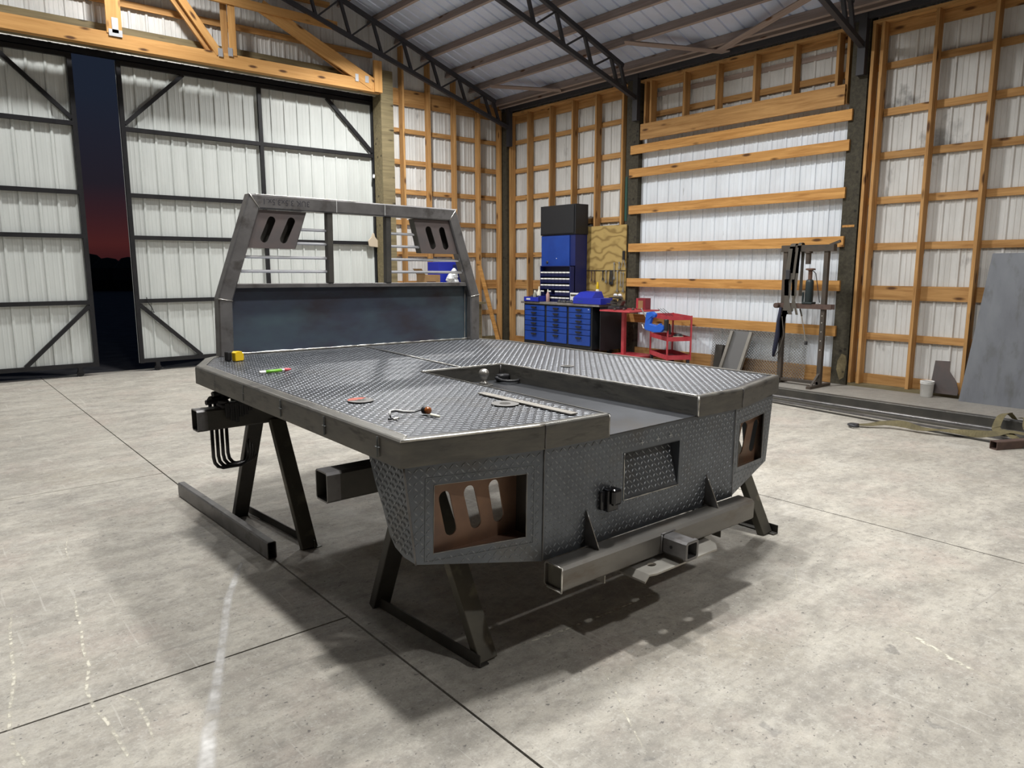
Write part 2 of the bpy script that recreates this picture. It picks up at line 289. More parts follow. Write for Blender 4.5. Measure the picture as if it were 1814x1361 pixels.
# ------------------------------------------------------------------ mesh helpers
class MB:
    def __init__(s): s.v = []; s.f = []; s.sm = False
    def add(s, vs, fs):
        n = len(s.v); s.v += [tuple(p) for p in vs]; s.f += [tuple(i + n for i in f) for f in fs]; return s
    def box(s, lo, hi):
        (a, b, c), (d, e, f) = lo, hi
        return s.add([(a, b, c), (d, b, c), (d, e, c), (a, e, c), (a, b, f), (d, b, f), (d, e, f), (a, e, f)],
                     [(3, 2, 1, 0), (4, 5, 6, 7), (0, 1, 5, 4), (1, 2, 6, 5), (2, 3, 7, 6), (3, 0, 4, 7)])
    def bar(s, p0, p1, w, t, upv=(0, 0, 1)):      # w along side, t along up
        p0, p1 = V(p0), V(p1); d = (p1 - p0).normalized(); side = d.cross(V(upv)).normalized(); u = side.cross(d).normalized()
        vs = []
        for p in (p0, p1):
            for a, b in ((-1, -1), (1, -1), (1, 1), (-1, 1)): vs.append(p + side * (a * w / 2) + u * (b * t / 2))
        return s.add(vs, [(0, 1, 2, 3), (7, 6, 5, 4), (0, 4, 5, 1), (1, 5, 6, 2), (2, 6, 7, 3), (3, 7, 4, 0)])
    def tube(s, pts, r, n=8, caps=True):
        pts = [V(p) for p in pts]; rings = []
        ref = V((0, 0, 1))
        for i, p in enumerate(pts):
            d = (pts[min(i + 1, len(pts) - 1)] - pts[max(i - 1, 0)]).normalized()
            if abs(d.dot(ref)) > .95: ref = V((1, 0, 0)) if abs(d.x) < .9 else V((0, 1, 0))
            a = d.cross(ref).normalized(); b = d.cross(a).normalized(); ref = b.cross(d) if False else ref
            rr = r[i] if isinstance(r, (list, tuple)) else r
            rings.append([p + a * (math.cos(2 * math.pi * k / n) * rr) + b * (math.sin(2 * math.pi * k / n) * rr) for k in range(n)])
        vs = [q for g in rings for q in g]; fs = []
        for i in range(len(pts) - 1):
            for k in range(n): fs.append((i * n + k, i * n + (k + 1) % n, (i + 1) * n + (k + 1) % n, (i + 1) * n + k))
        if caps: fs += [tuple(range(n - 1, -1, -1)), tuple((len(pts) - 1) * n + k for k in range(n))]
        return s.add(vs, fs)
    def lathe(s, prof, c=(0, 0, 0), n=20, axis='z'):   # prof: (r, h)
        c = V(c); vs = []; fs = []
        for r, h in prof:
            for k in range(n):
                a = 2 * math.pi * k / n; x, y = r * math.cos(a), r * math.sin(a)
                vs.append(c + (V((x, y, h)) if axis == 'z' else V((h, x, y)) if axis == 'x' else V((y, h, x))))
        m = len(prof)
        for i in range(m - 1):
            for k in range(n): fs.append((i * n + k, i * n + (k + 1) % n, (i + 1) * n + (k + 1) % n, (i + 1) * n + k))
        fs += [tuple(range(n - 1, -1, -1)), tuple((m - 1) * n + k for k in range(n))]
        return s.add(vs, fs)
    def plate(s, loops, o, u, v, t):     # 2-D loops (outer, holes) in the frame o,u,v, thickness t along -n
        o, u, v = V(o), V(u), V(v); n = u.cross(v).normalized()
        flat = [p for l in loops for p in l]
        tris = tessellate_polygon([[V((p[0], p[1], 0)) for p in l] for l in loops])
        A = [o + u * p[0] + v * p[1] for p in flat]; B = [p - n * t for p in A]; k = len(A)
        fs = []
        for a, b, c in tris:
            ar = (flat[b][0] - flat[a][0]) * (flat[c][1] - flat[a][1]) - (flat[c][0] - flat[a][0]) * (flat[b][1] - flat[a][1])
            if ar < 0: b, c = c, b
            fs.append((a, b, c)); fs.append((k + c, k + b, k + a))
        st = 0
        for l in loops:
            m = len(l)
            for i in range(m):
                a, b = st + i, st + (i + 1) % m; fs.append((a, b, k + b, k + a))
            st += m
        return s.add(A + B, fs)
    def ribbon(s, pts, wv, th=.004):     # pts centre line, wv: list of half-width vectors
        vs = []; fs = []
        for p, q in zip(pts, wv):
            p, q = V(p), V(q); vs += [p - q, p + q, p + q + V((0, 0, th)), p - q + V((0, 0, th))]
        for i in range(len(pts) - 1):
            a = i * 4; b = a + 4
            for k in range(4): fs.append((a + k, a + (k + 1) % 4, b + (k + 1) % 4, b + k))
        fs += [(3, 2, 1, 0), tuple(len(vs) - 4 + k for k in range(4))]
        return s.add(vs, fs)
    def hollow(s, p0, p1, w, h, t, upv=(0, 0, 1), r=.006):   # open rectangular tube
        p0, p1 = V(p0), V(p1); d = (p1 - p0).normalized(); side = d.cross(V(upv)).normalized(); u = side.cross(d).normalized()
        def ring(p, ww, hh, c):
            q = [(-ww + c, -hh), (ww - c, -hh), (ww, -hh + c), (ww, hh - c), (ww - c, hh), (-ww + c, hh), (-ww, hh - c), (-ww, -hh + c)]
            return [p + side * a + u * b for a, b in q]
        vs = ring(p0, w / 2, h / 2, r) + ring(p1, w / 2, h / 2, r) + ring(p0, w / 2 - t, h / 2 - t, r * .5) + ring(p1, w / 2 - t, h / 2 - t, r * .5)
        fs = []
        for k in range(8):
            j = (k + 1) % 8
            fs += [(k, j, 8 + j, 8 + k), (16 + j, 16 + k, 24 + k, 24 + j), (j, k, 16 + k, 16 + j), (8 + k, 8 + j, 24 + j, 24 + k)]
        return s.add(vs, fs)
    def build(s, name, m, parent=None, bevel=0, smooth=False, seg=2):
        me = bpy.data.meshes.new(name); me.from_pydata(s.v, [], s.f); me.update()
        bm = bmesh.new(); bm.from_mesh(me); bmesh.ops.recalc_face_normals(bm, faces=bm.faces); bm.to_mesh(me); bm.free()
        me.materials.append(MT[m] if isinstance(m, str) else m)
        if smooth: me.polygons.foreach_set('use_smooth', [True] * len(me.polygons))
        o = bpy.data.objects.new(name, me); COL.objects.link(o)
        if parent: o.parent = parent
        if bevel:
            b = o.modifiers.new('bevel', 'BEVEL'); b.width = bevel; b.segments = seg; b.limit_method = 'ANGLE'; b.angle_limit = math.radians(40)
        return o
def mb(): return MB()
def tag(o, label=None, cat=None, group=None, kind=None):
    for k, v in (('label', label), ('category', cat), ('group', group), ('kind', kind)):
        if v: o[k] = v
    return o
def thing(name, loc, label, cat, group=None, rz=0, mtx=None):
    o = bpy.data.objects.new(name, None); COL.objects.link(o); o.empty_display_size = .1
    if mtx is not None: o.matrix_world = mtx
    else: o.location = loc; o.rotation_euler = (0, 0, rz)
    return tag(o, label, cat, group)
def copy_tree(o, parent=None):
    c = o.copy(); COL.objects.link(c)
    if parent: c.parent = parent
    for ch in [x for x in bpy.data.objects if x.parent == o]: copy_tree(ch, c)
    return c
_mem = {}
def member(name, parent, p0, p1, w, t, m, upv=(0, 0, 1)):
    """a straight piece of lumber or steel: local X runs along it, w across (side), t along up"""
    p0, p1 = V(p0), V(p1); Ln = (p1 - p0).length
    key = (round(Ln, 3), w, t, m)
    if key not in _mem:
        x = mb().box((0, -w / 2, -t / 2), (Ln, w / 2, t / 2)); me = bpy.data.meshes.new(name); me.from_pydata(x.v, [], x.f); me.materials.append(MT[m]); _mem[key] = me
    o = bpy.data.objects.new(name, _mem[key]); COL.objects.link(o)
    d = (p1 - p0).normalized(); side = V(upv).cross(d).normalized(); u = d.cross(side).normalized()
    X = Matrix.Identity(4)
    for i, c in enumerate((d, side, u)):
        for k in range(3): X[k][i] = c[k]
    X.translation = p0; o.matrix_world = X
    if parent: o.parent = parent
    return o
def corrugated(mbx, o, u, v, n, width, z0, ztop, profile, pitch):
    """ribbed sheet in the frame o,u,v: profile is (offset, depth along n) within a pitch"""
    o, u, v, n = V(o), V(u), V(v), V(n); us = []
    k = 0
    while k * pitch < width:
        for a, d in profile:
            x = k * pitch + a
            if x < width: us.append((x, d))
        k += 1
    us.append((width, 0)); vs = []; fs = []
    for x, d in us:
        zt = ztop(x) if callable(ztop) else ztop
        vs += [o + u * x + v * z0 + n * d, o + u * x + v * zt + n * d]
    for i in range(len(us) - 1): fs.append((2 * i, 2 * i + 2, 2 * i + 3, 2 * i + 1))
    mbx.add(vs, fs); return mbx
WIDE = [(0, 0), (.012, .018), (.034, .018), (.046, 0), (.105, 0), (.112, .005), (.124, .005), (.131, 0), (.165, 0), (.172, .005), (.184, .005), (.191, 0)]   # 9" rib with two minors
DOORP = [(a, d if d > .01 else d * .45) for a, d in WIDE]
TIGHT = [(0, 0), (.006, .016), (.024, .016), (.030, 0), (.034, 0), (.070, 0), (.078, .006), (.095, .006), (.103, 0), (.145, 0), (.153, .006), (.170, .006), (.178, 0)]

# ================================================================== SETTING
XB, XS, XBAY = 9.70, 9.885, 9.80          # stud faces, siding and the closed bay's siding on the right wall
YA, YS = 11.85, 12.04                     # stud faces and siding on the back wall
X0, Y0 = -4.9, -4.2                       # the unseen left and front walls
RIDGE = 2.4
def zp(x): return 5.37 - .36 * (x - 7.84) if x > RIDGE else 5.37 - .36 * (2 * RIDGE - x - 7.84)   # purlin undersides

floor = tag(mb().box((X0 - .1, Y0 - .1, -.30), (9.95, 12.5, -.014)).build('floor', 'joint'), kind='structure')
xs = [X0 - .1] + [1.40 + 3.06 * k for k in range(-1, 3)] + [9.95]
ys = [Y0 - .1] + [2.85 + 3.06 * k for k in range(-2, 4)] + [12.5]
xs = sorted(set(round(a, 3) for a in xs if a <= 9.95)); ys = sorted(set(round(a, 3) for a in ys if a <= 12.5))
for i in range(len(xs) - 1):
    yy = ys if xs[i] < 1.3 else [ys[0], ys[-1]]
    for j in range(len(yy) - 1):
        g = .005
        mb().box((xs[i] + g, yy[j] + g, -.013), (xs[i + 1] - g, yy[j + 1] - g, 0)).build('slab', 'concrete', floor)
tag(mb().box((-60, 12.5, -.30), (70, 90, -.03)).build('ground', 'asphalt'), kind='structure')
hd = mb()
for k in range(70):
    x = -30 + k * 1.4 + rnd.uniform(-.4, .4); y = 62 + rnd.uniform(-2, 2); h = rnd.uniform(2.3, 2.7); r = rnd.uniform(1.3, 1.8)
    hd.lathe([(r * .5, -.1), (r, h * .35), (r * .85, h * .7), (r * .35, h), (.05, h * 1.04)], (x, y, 0), 7)
tag(hd.build('hedge_row', 'hedge'), 'black hedge line far outside beyond the open door gap', 'hedge', kind='stuff')

# painted and scratched marks on the slab
def streak(pts, hw, m, name):
    P = [V((x, y, .0006)) for x, y in pts]; W_ = []
    for i in range(len(P)):
        d = (P[min(i + 1, len(P) - 1)] - P[max(i - 1, 0)]).normalized(); W_.append(V((-d.y, d.x, 0)) * (hw[i] if isinstance(hw, list) else hw))
    vs = []; fs = []; ed = []
    for i, (p, q) in enumerate(zip(P, W_)):
        vs += [p - q, p, p + q]; c = 1 if 0 < i < len(P) - 1 else 0; ed += [0, c, 0]
    for i in range(len(P) - 1): fs += [(3 * i, 3 * i + 1, 3 * i + 4, 3 * i + 3), (3 * i + 1, 3 * i + 2, 3 * i + 5, 3 * i + 4)]
    o = mb().add(vs, fs).build(name, m, floor)
    at = o.data.attributes.new('wear', 'FLOAT', 'POINT'); at.data.foreach_set('value', ed)
    return o
streak([(1.30, 3.86), (1.17, 3.63), (1.05, 3.4), (.979, 3.223), (.88, 2.97), (.78, 2.725), (.656, 2.418), (.58, 2.218), (.5, 2.05)], [.016, .024, .026, .025, .025, .028, .036, .038, .036], 'streak', 'paint_streak')
streak([(.496, 3.917), (.46, 3.72), (.449, 3.529), (.42, 3.3), (.414, 3.137), (.372, 2.95), (.372, 2.82), (.391, 2.682), (.402, 2.5), (.402, 2.34)], .010, 'scratch', 'floor_scratch')
streak([(.246, 3.969), (.205, 3.7), (.19, 3.494), (.174, 3.232), (.14, 3.0), (.124, 2.864), (.123, 2.71), (.147, 2.58), (.16, 2.4)], .010, 'scratch', 'floor_scratch')
streak([(.43, 2.92), (.50, 2.75), (.50, 2.6), (.48, 2.42)], .010, 'scratch', 'floor_scratch')
streak([(1.73, 2.175), (2.024, 2.131), (2.4, 2.11), (2.831, 2.10)], .014, 'scratch', 'floor_scratch')
streak([(3.231, 1.231), (3.17, 1.08), (3.112, .96), (3.033, .738)], .022, 'scratch', 'floor_scratch')
streak([(2.004, 1.86), (1.9, 1.68), (1.808, 1.538), (1.683, 1.333)], .007, 'scratch', 'floor_scratch')
streak([(.62, 4.95), (.55, 4.6), (.53, 4.3)], .006, 'scratch', 'floor_scratch')
streak([(3.6, 1.9), (3.35, 1.75), (3.2, 1.66)], .006, 'scratch', 'floor_scratch')

# ---- right wall (eave side)
wr = mb()
corrugated(wr, (XS, Y0, 0), (0, 1, 0), (0, 0, 1), (-1, 0, 0), 4.66 - Y0, 0, 4.78, WIDE, .2286)
corrugated(wr, (XS, 8.4, 0), (0, 1, 0), (0, 0, 1), (-1, 0, 0), 12.05 - 8.4, 0, 4.78, WIDE, .2286)
corrugated(wr, (XS, 4.66, 0), (0, 1, 0), (0, 0, 1), (-1, 0, 0), 3.74, 3.6, 4.78, WIDE, .2286)
wall_right = tag(wr.build('wall_right', 'wall_siding'), kind='structure')
corr = corrugated(mb(), (XBAY, 4.755, 0), (0, 1, 0), (0, 0, 1), (-1, 0, 0), 3.56, .02, 3.72, TIGHT, .2286)
corr.build('siding_sheet', 'bay_siding', wall_right)
mb().box((XS + .03, Y0 - .1, -.1), (XS + .06, 12.3, 4.80)).build('outer_skin', 'wall_siding', wall_right)
GIRTS = [(.63, .716), (1.16, 1.34), (1.80, 1.893), (2.39, 2.48), (2.95, 3.04), (3.487, 3.575), (4.05, 4.135)]
def ystud(y_left, z0=.04, z1=4.60, d=.14, m='wall_wood'):      # y_left: the edge farther from the camera
    return member('stud', wall_right, (XB + d / 2, y_left - .019, z0), (XB + d / 2, y_left - .019, z1), .038, d, m, (1, 0, 0))
for y in (11.717, 11.163, 10.525, 9.924, 9.33, 8.70, 4.528, 4.417, 3.79, 3.166, 2.54, 1.92, 1.30, .69, .08, -.53, -1.14, -1.75, -2.36, -2.97, -3.58):
    ystud(y)
for a, b in ((8.55, 11.75), (Y0, 4.53)):
    for z0, z1 in GIRTS:
        member('girt', wall_right, (XB + .159, a, (z0 + z1) / 2), (XB + .159, b, (z0 + z1) / 2), .038, round(z1 - z0, 2), 'wall_wood', (0, 0, 1))
    member('sill_plate', wall_right, (XB + .07, a, .019), (XB + .07, b, .019), .14, .038, 'treated')
    member('sill_board', wall_right, (XB + .155, a, .10), (XB + .155, b, .10), .03, .14, 'wall_wood')
    member('top_plate', wall_right, (XB + .07, a, 4.621), (XB + .07, b, 4.621), .14, .038, 'wall_wood')
    member('top_board', wall_right, (XB + .155, a, 4.53), (XB + .155, b, 4.53), .03, .14, 'wall_wood')
# closed bay between the two posts
for nm, (a, b) in (('far', (8.31, 8.58)), ('near', (4.55, 4.765))):
    mb().box((XB, a, 0), (XB + .17, b, 4.85)).build('post', 'post', wall_right)
BOARD_Z = [3.54, 3.16, 2.555, 1.92, 1.333, .721]
for k, z in enumerate(BOARD_Z):
    member('board', wall_right, (XB - .019, 4.70 + .012 * (k % 3), z), (XB - .019, 8.455 + .01 * ((k * 2) % 3), z), .038, .14, 'new_wood')
member('kick_board', wall_right, (XB + .045, 4.77, .11), (XB + .045, 8.31, .11), .038, .21, 'wall_wood')
member('header', wall_right, (XB - .02, 4.815, 3.807), (XB - .02, 8.25, 3.807), .04, .25, 'wall_wood')
for y in (8.215, 8.10, 7.437, 6.83, 6.203, 5.59, 4.98, 4.84):
    ystud(y, 3.70, 4.60)
member('girt', wall_right, (XB + .159, 4.77, 4.09), (XB + .159, 8.31, 4.09), .038, .085, 'wall_wood')
member('girt', wall_right, (XB + .175, 4.77, 4.40), (XB + .175, 8.31, 4.40), .02, .07, 'purlin')
member('top_plate', wall_right, (XB + .07, 4.77, 4.621), (XB + .07, 8.31, 4.621), .14, .038, 'wall_wood')
member('top_board', wall_right, (XB + .155, 4.77, 4.55), (XB + .155, 8.31, 4.55), .03, .10, 'wall_wood')
member('eave_strip', wall_right, (XB - .03, Y0, 4.735), (XB - .03, 11.75, 4.735), .07, .13, 'truss_steel')  # dark strip along the top of the right wall
member('eave_board', wall_right, (XB - .12, Y0, 4.80), (XB - .12, 11.85, 4.80), .04, .14, 'purlin', (.36, 0, 1))
member('green_strip', wall_right, (XB - .005, 8.555, 2.38), (XB - .005, 8.555, 3.12), .05, .01, 'strip_green', (1, 0, 0))

mb().box((XB - .004, 4.585, 2.105), (XB, 4.745, 2.135)).build('post_tag', 'new_wood', wall_right)
mb().plate([[(0, 0), (.05, -.14), (.11, -.10), (.135, .10), (.12, .20), (.06, .22), (.01, .12)]], (XB - .003, 4.69, .20), (0, -1, 0), (0, 0, 1), -.003).build('worn_patch', 'treated', wall_right)

# ---- back wall (gable end with the sliding doors)
wb = mb()
corrugated(wb, (6.95, YS, 0), (1, 0, 0), (0, 0, 1), (0, -1, 0), 9.9 - 6.95, 0, lambda x: zp(6.95 + x) + .15, WIDE, .2286)
corrugated(wb, (RIDGE, YS, 0), (1, 0, 0), (0, 0, 1), (0, -1, 0), 6.95 - RIDGE, 4.62, lambda x: zp(RIDGE + .01 + x) + .15, WIDE, .2286)
corrugated(wb, (-2.05, YS, 0), (1, 0, 0), (0, 0, 1), (0, -1, 0), RIDGE + 2.05, 4.62, lambda x: zp(-2.05 + x) + .15, WIDE, .2286)
corrugated(wb, (X0, YS, 0), (1, 0, 0), (0, 0, 1), (0, -1, 0), -2.05 - X0, 0, lambda x: zp(X0 + x) + .15, WIDE, .2286)
wall_back = tag(wb.build('wall_back', 'wall_siding'), kind='structure')
for xr in (7.334, 7.90, 8.488, 9.074, 9.613):
    member('stud', wall_back, (xr - .019, YA + .07, .04), (xr - .019, YA + .07, zp(xr) - .02), .14, .038, 'wall_wood', (1, 0, 0))
for z0, z1 in GIRTS:
    member('girt', wall_back, (7.1, YA + .159, (z0 + z1) / 2), (9.72, YA + .159, (z0 + z1) / 2), .038, round(z1 - z0, 2), 'wall_wood')
member('top_board', wall_back, (7.1, YA + .155, 4.68), (9.70, YA + .155, 4.68), .03, .29, 'wall_wood')
member('sill_plate', wall_back, (7.1, YA + .07, .019), (9.72, YA + .07, .019), .14, .038, 'treated')
member('sill_board', wall_back, (7.1, YA + .155, .10), (9.72, YA + .155, .10), .03, .14, 'treated')
mb().box((6.85, YA, 0), (7.10, 12.14, 5.05)).build('post', 'treated', wall_back)
mb().box((9.645, YA - .12, 0), (9.70, YS - .02, 4.68)).build('corner_post', 'post', wall_back)
# gable girts and the wooden truss over the doors
member('girt', wall_back, (X0, 12.0, 5.30), (6.78, 12.0, 5.30), .038, .09, 'wall_wood')
member('girt', wall_back, (X0 + 1, 12.0, 5.96), (6.0, 12.0, 5.96), .038, .09, 'wall_wood')
member('treated_board', wall_back, (-2.3, 11.97, 4.90), (6.83, 11.97, 4.90), .038, .13, 'treated')
for y in (11.74, 11.81):
    member('header_beam', wall_back, (-2.3, y, 4.71), (6.795, y, 4.71), .06, .19, 'header_wood')
member('header_soffit', wall_back, (-2.3, 11.90, 4.63), (6.80, 11.90, 4.63), .12, .03, 'treated')
member('truss_post', wall_back, (2.60, 11.72, 4.79), (2.60, 11.72, 6.6), .04, .19, 'header_wood', (1, 0, 0))
member('truss_post', wall_back, (4.23, 11.72, 4.79), (4.23, 11.72, 5.54), .04, .10, 'header_wood', (1, 0, 0))
member('truss_post', wall_back, (4.14, 11.80, 4.79), (4.14, 11.80, 5.54), .04, .09, 'wall_wood', (1, 0, 0))
member('truss_web', wall_back, (4.02, 11.72, 4.78), (3.13, 11.72, 5.96), .04, .11, 'header_wood', (1, 0, .7))
member('truss_web', wall_back, (3.94, 11.80, 4.78), (3.03, 11.80, 5.96), .04, .09, 'wall_wood', (1, 0, .7))
member('truss_web', wall_back, (6.62, 11.72, 4.74), (4.70, 11.72, 5.60), .04, .20, 'header_wood', (1, 0, 2))
member('truss_web', wall_back, (6.45, 11.80, 4.74), (4.95, 11.80, 5.50), .04, .12, 'wall_wood', (1, 0, 2))
member('truss_chord', wall_back, (2.2, 11.70, 5.60), (5.97, 11.70, 5.555), .045, .13, 'header_wood')
member('truss_end', wall_back, (6.72, 11.71, 4.62), (6.72, 11.71, 5.14), .05, .15, 'header_wood', (1, 0, 0))
for x, z, wd, h in ((2.61, 4.90, .08, .20), (2.61, 4.80, .17, .09), (4.03, 4.80, .07, .12), (4.18, 4.83, .07, .12), (6.31, 4.80, .06, .12), (6.50, 4.80, .07, .11)):
    mb().box((x - wd / 2, 11.694, z - h / 2), (x + wd / 2, 11.699, z + h / 2)).build('nail_plate', 'nail_plate', wall_back)
# the two unseen walls
tag(mb().box((X0 - .1, Y0 - .1, 0), (X0, 12.3, zp(X0) + .2)).build('wall_left', 'unseen_wall'), kind='structure')
tag(mb().plate([[(X0, 0), (9.95, 0), (9.95, zp(9.95) + .15), (RIDGE, zp(RIDGE) + .15), (X0, zp(X0) + .15)]], (0, Y0, 0), (1, 0, 0), (0, 0, 1), .1).build('wall_front', 'unseen_wall'), kind='structure')

# ---- doors: black square-tube frames hung outside the opening
def door(name, x0, x1, mid, right):
    y = 12.20; Z0, Z1 = .13, 4.56
    d = mb(); corrugated(d, (x0, y + .045, 0), (1, 0, 0), (0, 0, 1), (0, -1, 0), x1 - x0, Z0, Z1, DOORP, .2286)
    o = tag(d.build(name, 'siding'), kind='structure')
    for x in (x0 + .03, x1 - .03) + ((mid,) if mid else ()):
        member('stile', o, (x, y, Z0), (x, y, Z1), .055, .06, 'black_steel', (1, 0, 0))
    for z in (Z0 + .035, 1.085, 2.04, 2.66, 3.61, Z1 - .03):
        member('rail', o, (x0 + .06, y - .001, z), (x1 - .06, y - .001, z), .055, .06, 'black_steel')
    for xe, s in ((x0 + .06, 1), (x1 - .06, -1)):
        member('brace', o, (xe, y - .003, 3.68), (xe + s * .86, y - .003, 4.50), .05, .055, 'black_steel')
        member('brace', o, (xe, y - .003, 1.03), (xe + s * .86, y - .003, .19), .05, .055, 'black_steel')
    mb().box((x0, y + .05, Z0), (x1, y + .055, Z1)).build('backing', 'siding', o)
    for xr in (x0 + .25, x1 - .25):
        mb().lathe([(.045, -.02), (.05, -.012), (.05, .012), (.045, .02)], (xr, y, .052), 14, 'y').build('roller', 'black_steel', o)
        mb().box((xr - .03, y - .03, .05), (xr + .03, y + .03, .135)).build('roller_bracket', 'black_steel', o)
    return o
d1 = door('door_1', 2.685, 6.895, 4.78, True)
d2 = door('door_2', -2.10, 2.125, 0.0, False)
mb().tube([(6.84, 12.16, 3.27), (6.81, 12.11, 3.25), (6.80, 12.10, 3.21)], .022, 8).build('latch', 'nail_plate', d1)
mb().tube([(2.84, 12.16, 1.14), (2.86, 12.14, 1.05), (2.90, 12.14, .98), (2.93, 12.14, .90), (2.90, 12.14, .92)], .006, 6).build('door_cord', 'black', d1)
tag(member('trim_1', None, (-2.3, 12.21, 4.62), (6.9, 12.21, 4.62), .10, .09, 'black_steel'), kind='structure')

# ---- roof
rf = mb()
sl = math.sqrt(1 + .36 ** 2)
for s in (1, -1):
    run = (9.97 - RIDGE) if s > 0 else (RIDGE - X0 + .1)
    corrugated(rf, (RIDGE, Y0 - .1, zp(RIDGE) + .15), (0, 1, 0), (s / sl, 0, -.36 / sl), (s * -.36 / sl, 0, -1 / sl), 12.3 - Y0, 0, run * sl, [(0, 0), (.012, -.02), (.034, -.02), (.046, 0)], .2286)
ceiling = tag(rf.build('ceiling', 'roof'), kind='structure')
k = 0
x = 9.50
while x > X0:
    if abs(x - RIDGE) > .1:
        s = 1 if x > RIDGE else -1
        member('purlin', ceiling, (x, Y0, zp(x) + .072), (x, 12.02, zp(x) + .072), .04, .14, 'purlin', (.36 * s, 0, 1))
    x -= .553
member('ridge_board', ceiling, (RIDGE, Y0, zp(RIDGE) + .03), (RIDGE, 12.02, zp(RIDGE) + .03), .04, .18, 'purlin')
def roof_truss(y):
    b = mb()
    for s in (1, -1):
        xa = 9.66; f = lambda x: RIDGE + s * (x - RIDGE)
        zb = lambda x: 4.40 - .31 * (x - 9.50)
        b.bar((f(9.70), y, zb(9.70)), (f(RIDGE), y, zb(RIDGE)), .065, .065)
        b.bar((f(9.30), y, zp(9.30) - .035), (f(RIDGE), y, zp(RIDGE) - .035), .065, .065)
    o = b.build('roof_truss', 'truss_steel', ceiling)
    for s in (1, -1):
        f = lambda x: RIDGE + s * (x - RIDGE); zb = lambda x: 4.40 - .31 * (x - 9.50)
        t = 9.02
        while t > RIDGE + .6:
            member('web', o, (f(t), y, zp(t) - .05), (f(t + .17), y, zb(t + .17)), .045, .045, 'truss_steel', (0, 1, 0))
            member('web', o, (f(t - .43), y, zb(t - .43)), (f(t), y, zp(t) - .05), .028, .028, 'truss_steel', (0, 1, 0))
            t -= .60
        member('web', o, (f(9.25), y, zp(9.25) - .05), (f(9.40), y, zb(9.40)), .045, .045, 'truss_steel', (0, 1, 0))
    mb().box((9.62, y - .05, 4.0), (9.70, y + .05, 4.75)).build('heel_plate', 'truss_steel', o)
    return o
for y in (11.66, 8.35, 4.62, .9, -2.8): roof_truss(y)
for a, b in (((8.86, 7.92, 0), (9.66, 6.58, 0)), ((9.58, 6.75, 0), (9.05, 5.0, 0)), ((8.9, 11.3, 0), (9.5, 10.0, 0))):
    a = V((a[0], a[1], zp(a[0]) - .012)); b = V((b[0], b[1], zp(b[0]) - .012))
    member('brace_board', ceiling, a, b, .10, .02, 'purlin', (.36, 0, 1))

# ================================================================== TRUCK BED
def bed_matrix():
    ya, pi, ro = -.0063, .0171, .0078
    c, s_ = math.cos(ya), math.sin(ya); cp, sp = math.cos(pi), math.sin(pi); cr_, sr = math.cos(ro), math.sin(ro)
    Rz = Matrix(((c, s_, 0), (-s_, c, 0), (0, 0, 1))); Rx = Matrix(((1, 0, 0), (0, cp, -sp), (0, sp, cp))); Ry = Matrix(((cr_, 0, sr), (0, 1, 0), (-sr, 0, cr_)))
    m = (Rz @ Rx @ Ry).to_4x4(); m.translation = V((2.4785, 2.1008, .9804)); return m
BM = bed_matrix()
bed = thing('truck_bed', None, 'bare steel pickup flatbed with diamond plate deck and headache rack on two stands', 'truck bed', mtx=BM)

def inside(poly, x, y):
    c = False; n = len(poly)
    for i in range(n):
        (x1, y1), (x2, y2) = poly[i], poly[i - 1]
        if (y1 > y) != (y2 > y) and x < (x2 - x1) * (y - y1) / (y2 - y1) + x1: c = not c
    return c
def lugs(loops, o, u, v, pitch=.0228, ln=.027, wd=.0074, h=.0020, m='lug', parent=None, margin=.01):
    """raised tread pattern on the region inside loops[0] and outside the others"""
    o, u, v = V(o), V(u), V(v); n = u.cross(v).normalized(); vs = []; fs = []
    xs = [p[0] for p in loops[0]]; ys = [p[1] for p in loops[0]]
    i0, i1 = int(min(xs) / pitch) - 1, int(max(xs) / pitch) + 2; j0, j1 = int(min(ys) / pitch) - 1, int(max(ys) / pitch) + 2
    S2 = math.sqrt(.5)
    for i in range(i0, i1):
        for j in range(j0, j1):
            x, y = i * pitch, j * pitch
            if not all(inside(loops[0], x + a, y + b) for a, b in ((margin, 0), (-margin, 0), (0, margin), (0, -margin))): continue
            if any(inside(l, x + a, y + b) for l in loops[1:] for a, b in ((margin, 0), (-margin, 0), (0, margin), (0, -margin))): continue
            s = 1 if (i + j) % 2 else -1
            a = (u * S2 + v * (S2 * s)); b = n.cross(a); c = o + u * x + v * y; k = len(vs)
            vs += [c - a * (ln / 2), c - b * (wd / 2), c + a * (ln / 2), c + b * (wd / 2), c - a * (ln * .27) + n * h, c + a * (ln * .27) + n * h]
            fs += [(k, k + 1, k + 4), (k + 1, k + 5, k + 4), (k + 1, k + 2, k + 5), (k + 2, k + 3, k + 5), (k + 3, k + 4, k + 5), (k + 3, k, k + 4)]
    x = mb(); x.v = [tuple(q) for q in vs]; x.f = fs
    me = bpy.data.meshes.new('tread'); me.from_pydata(x.v, [], x.f); me.materials.append(MT[m])
    ob = bpy.data.objects.new('tread', me); COL.objects.link(ob); ob.parent = parent; ob['kind'] = 'stuff'
    return ob

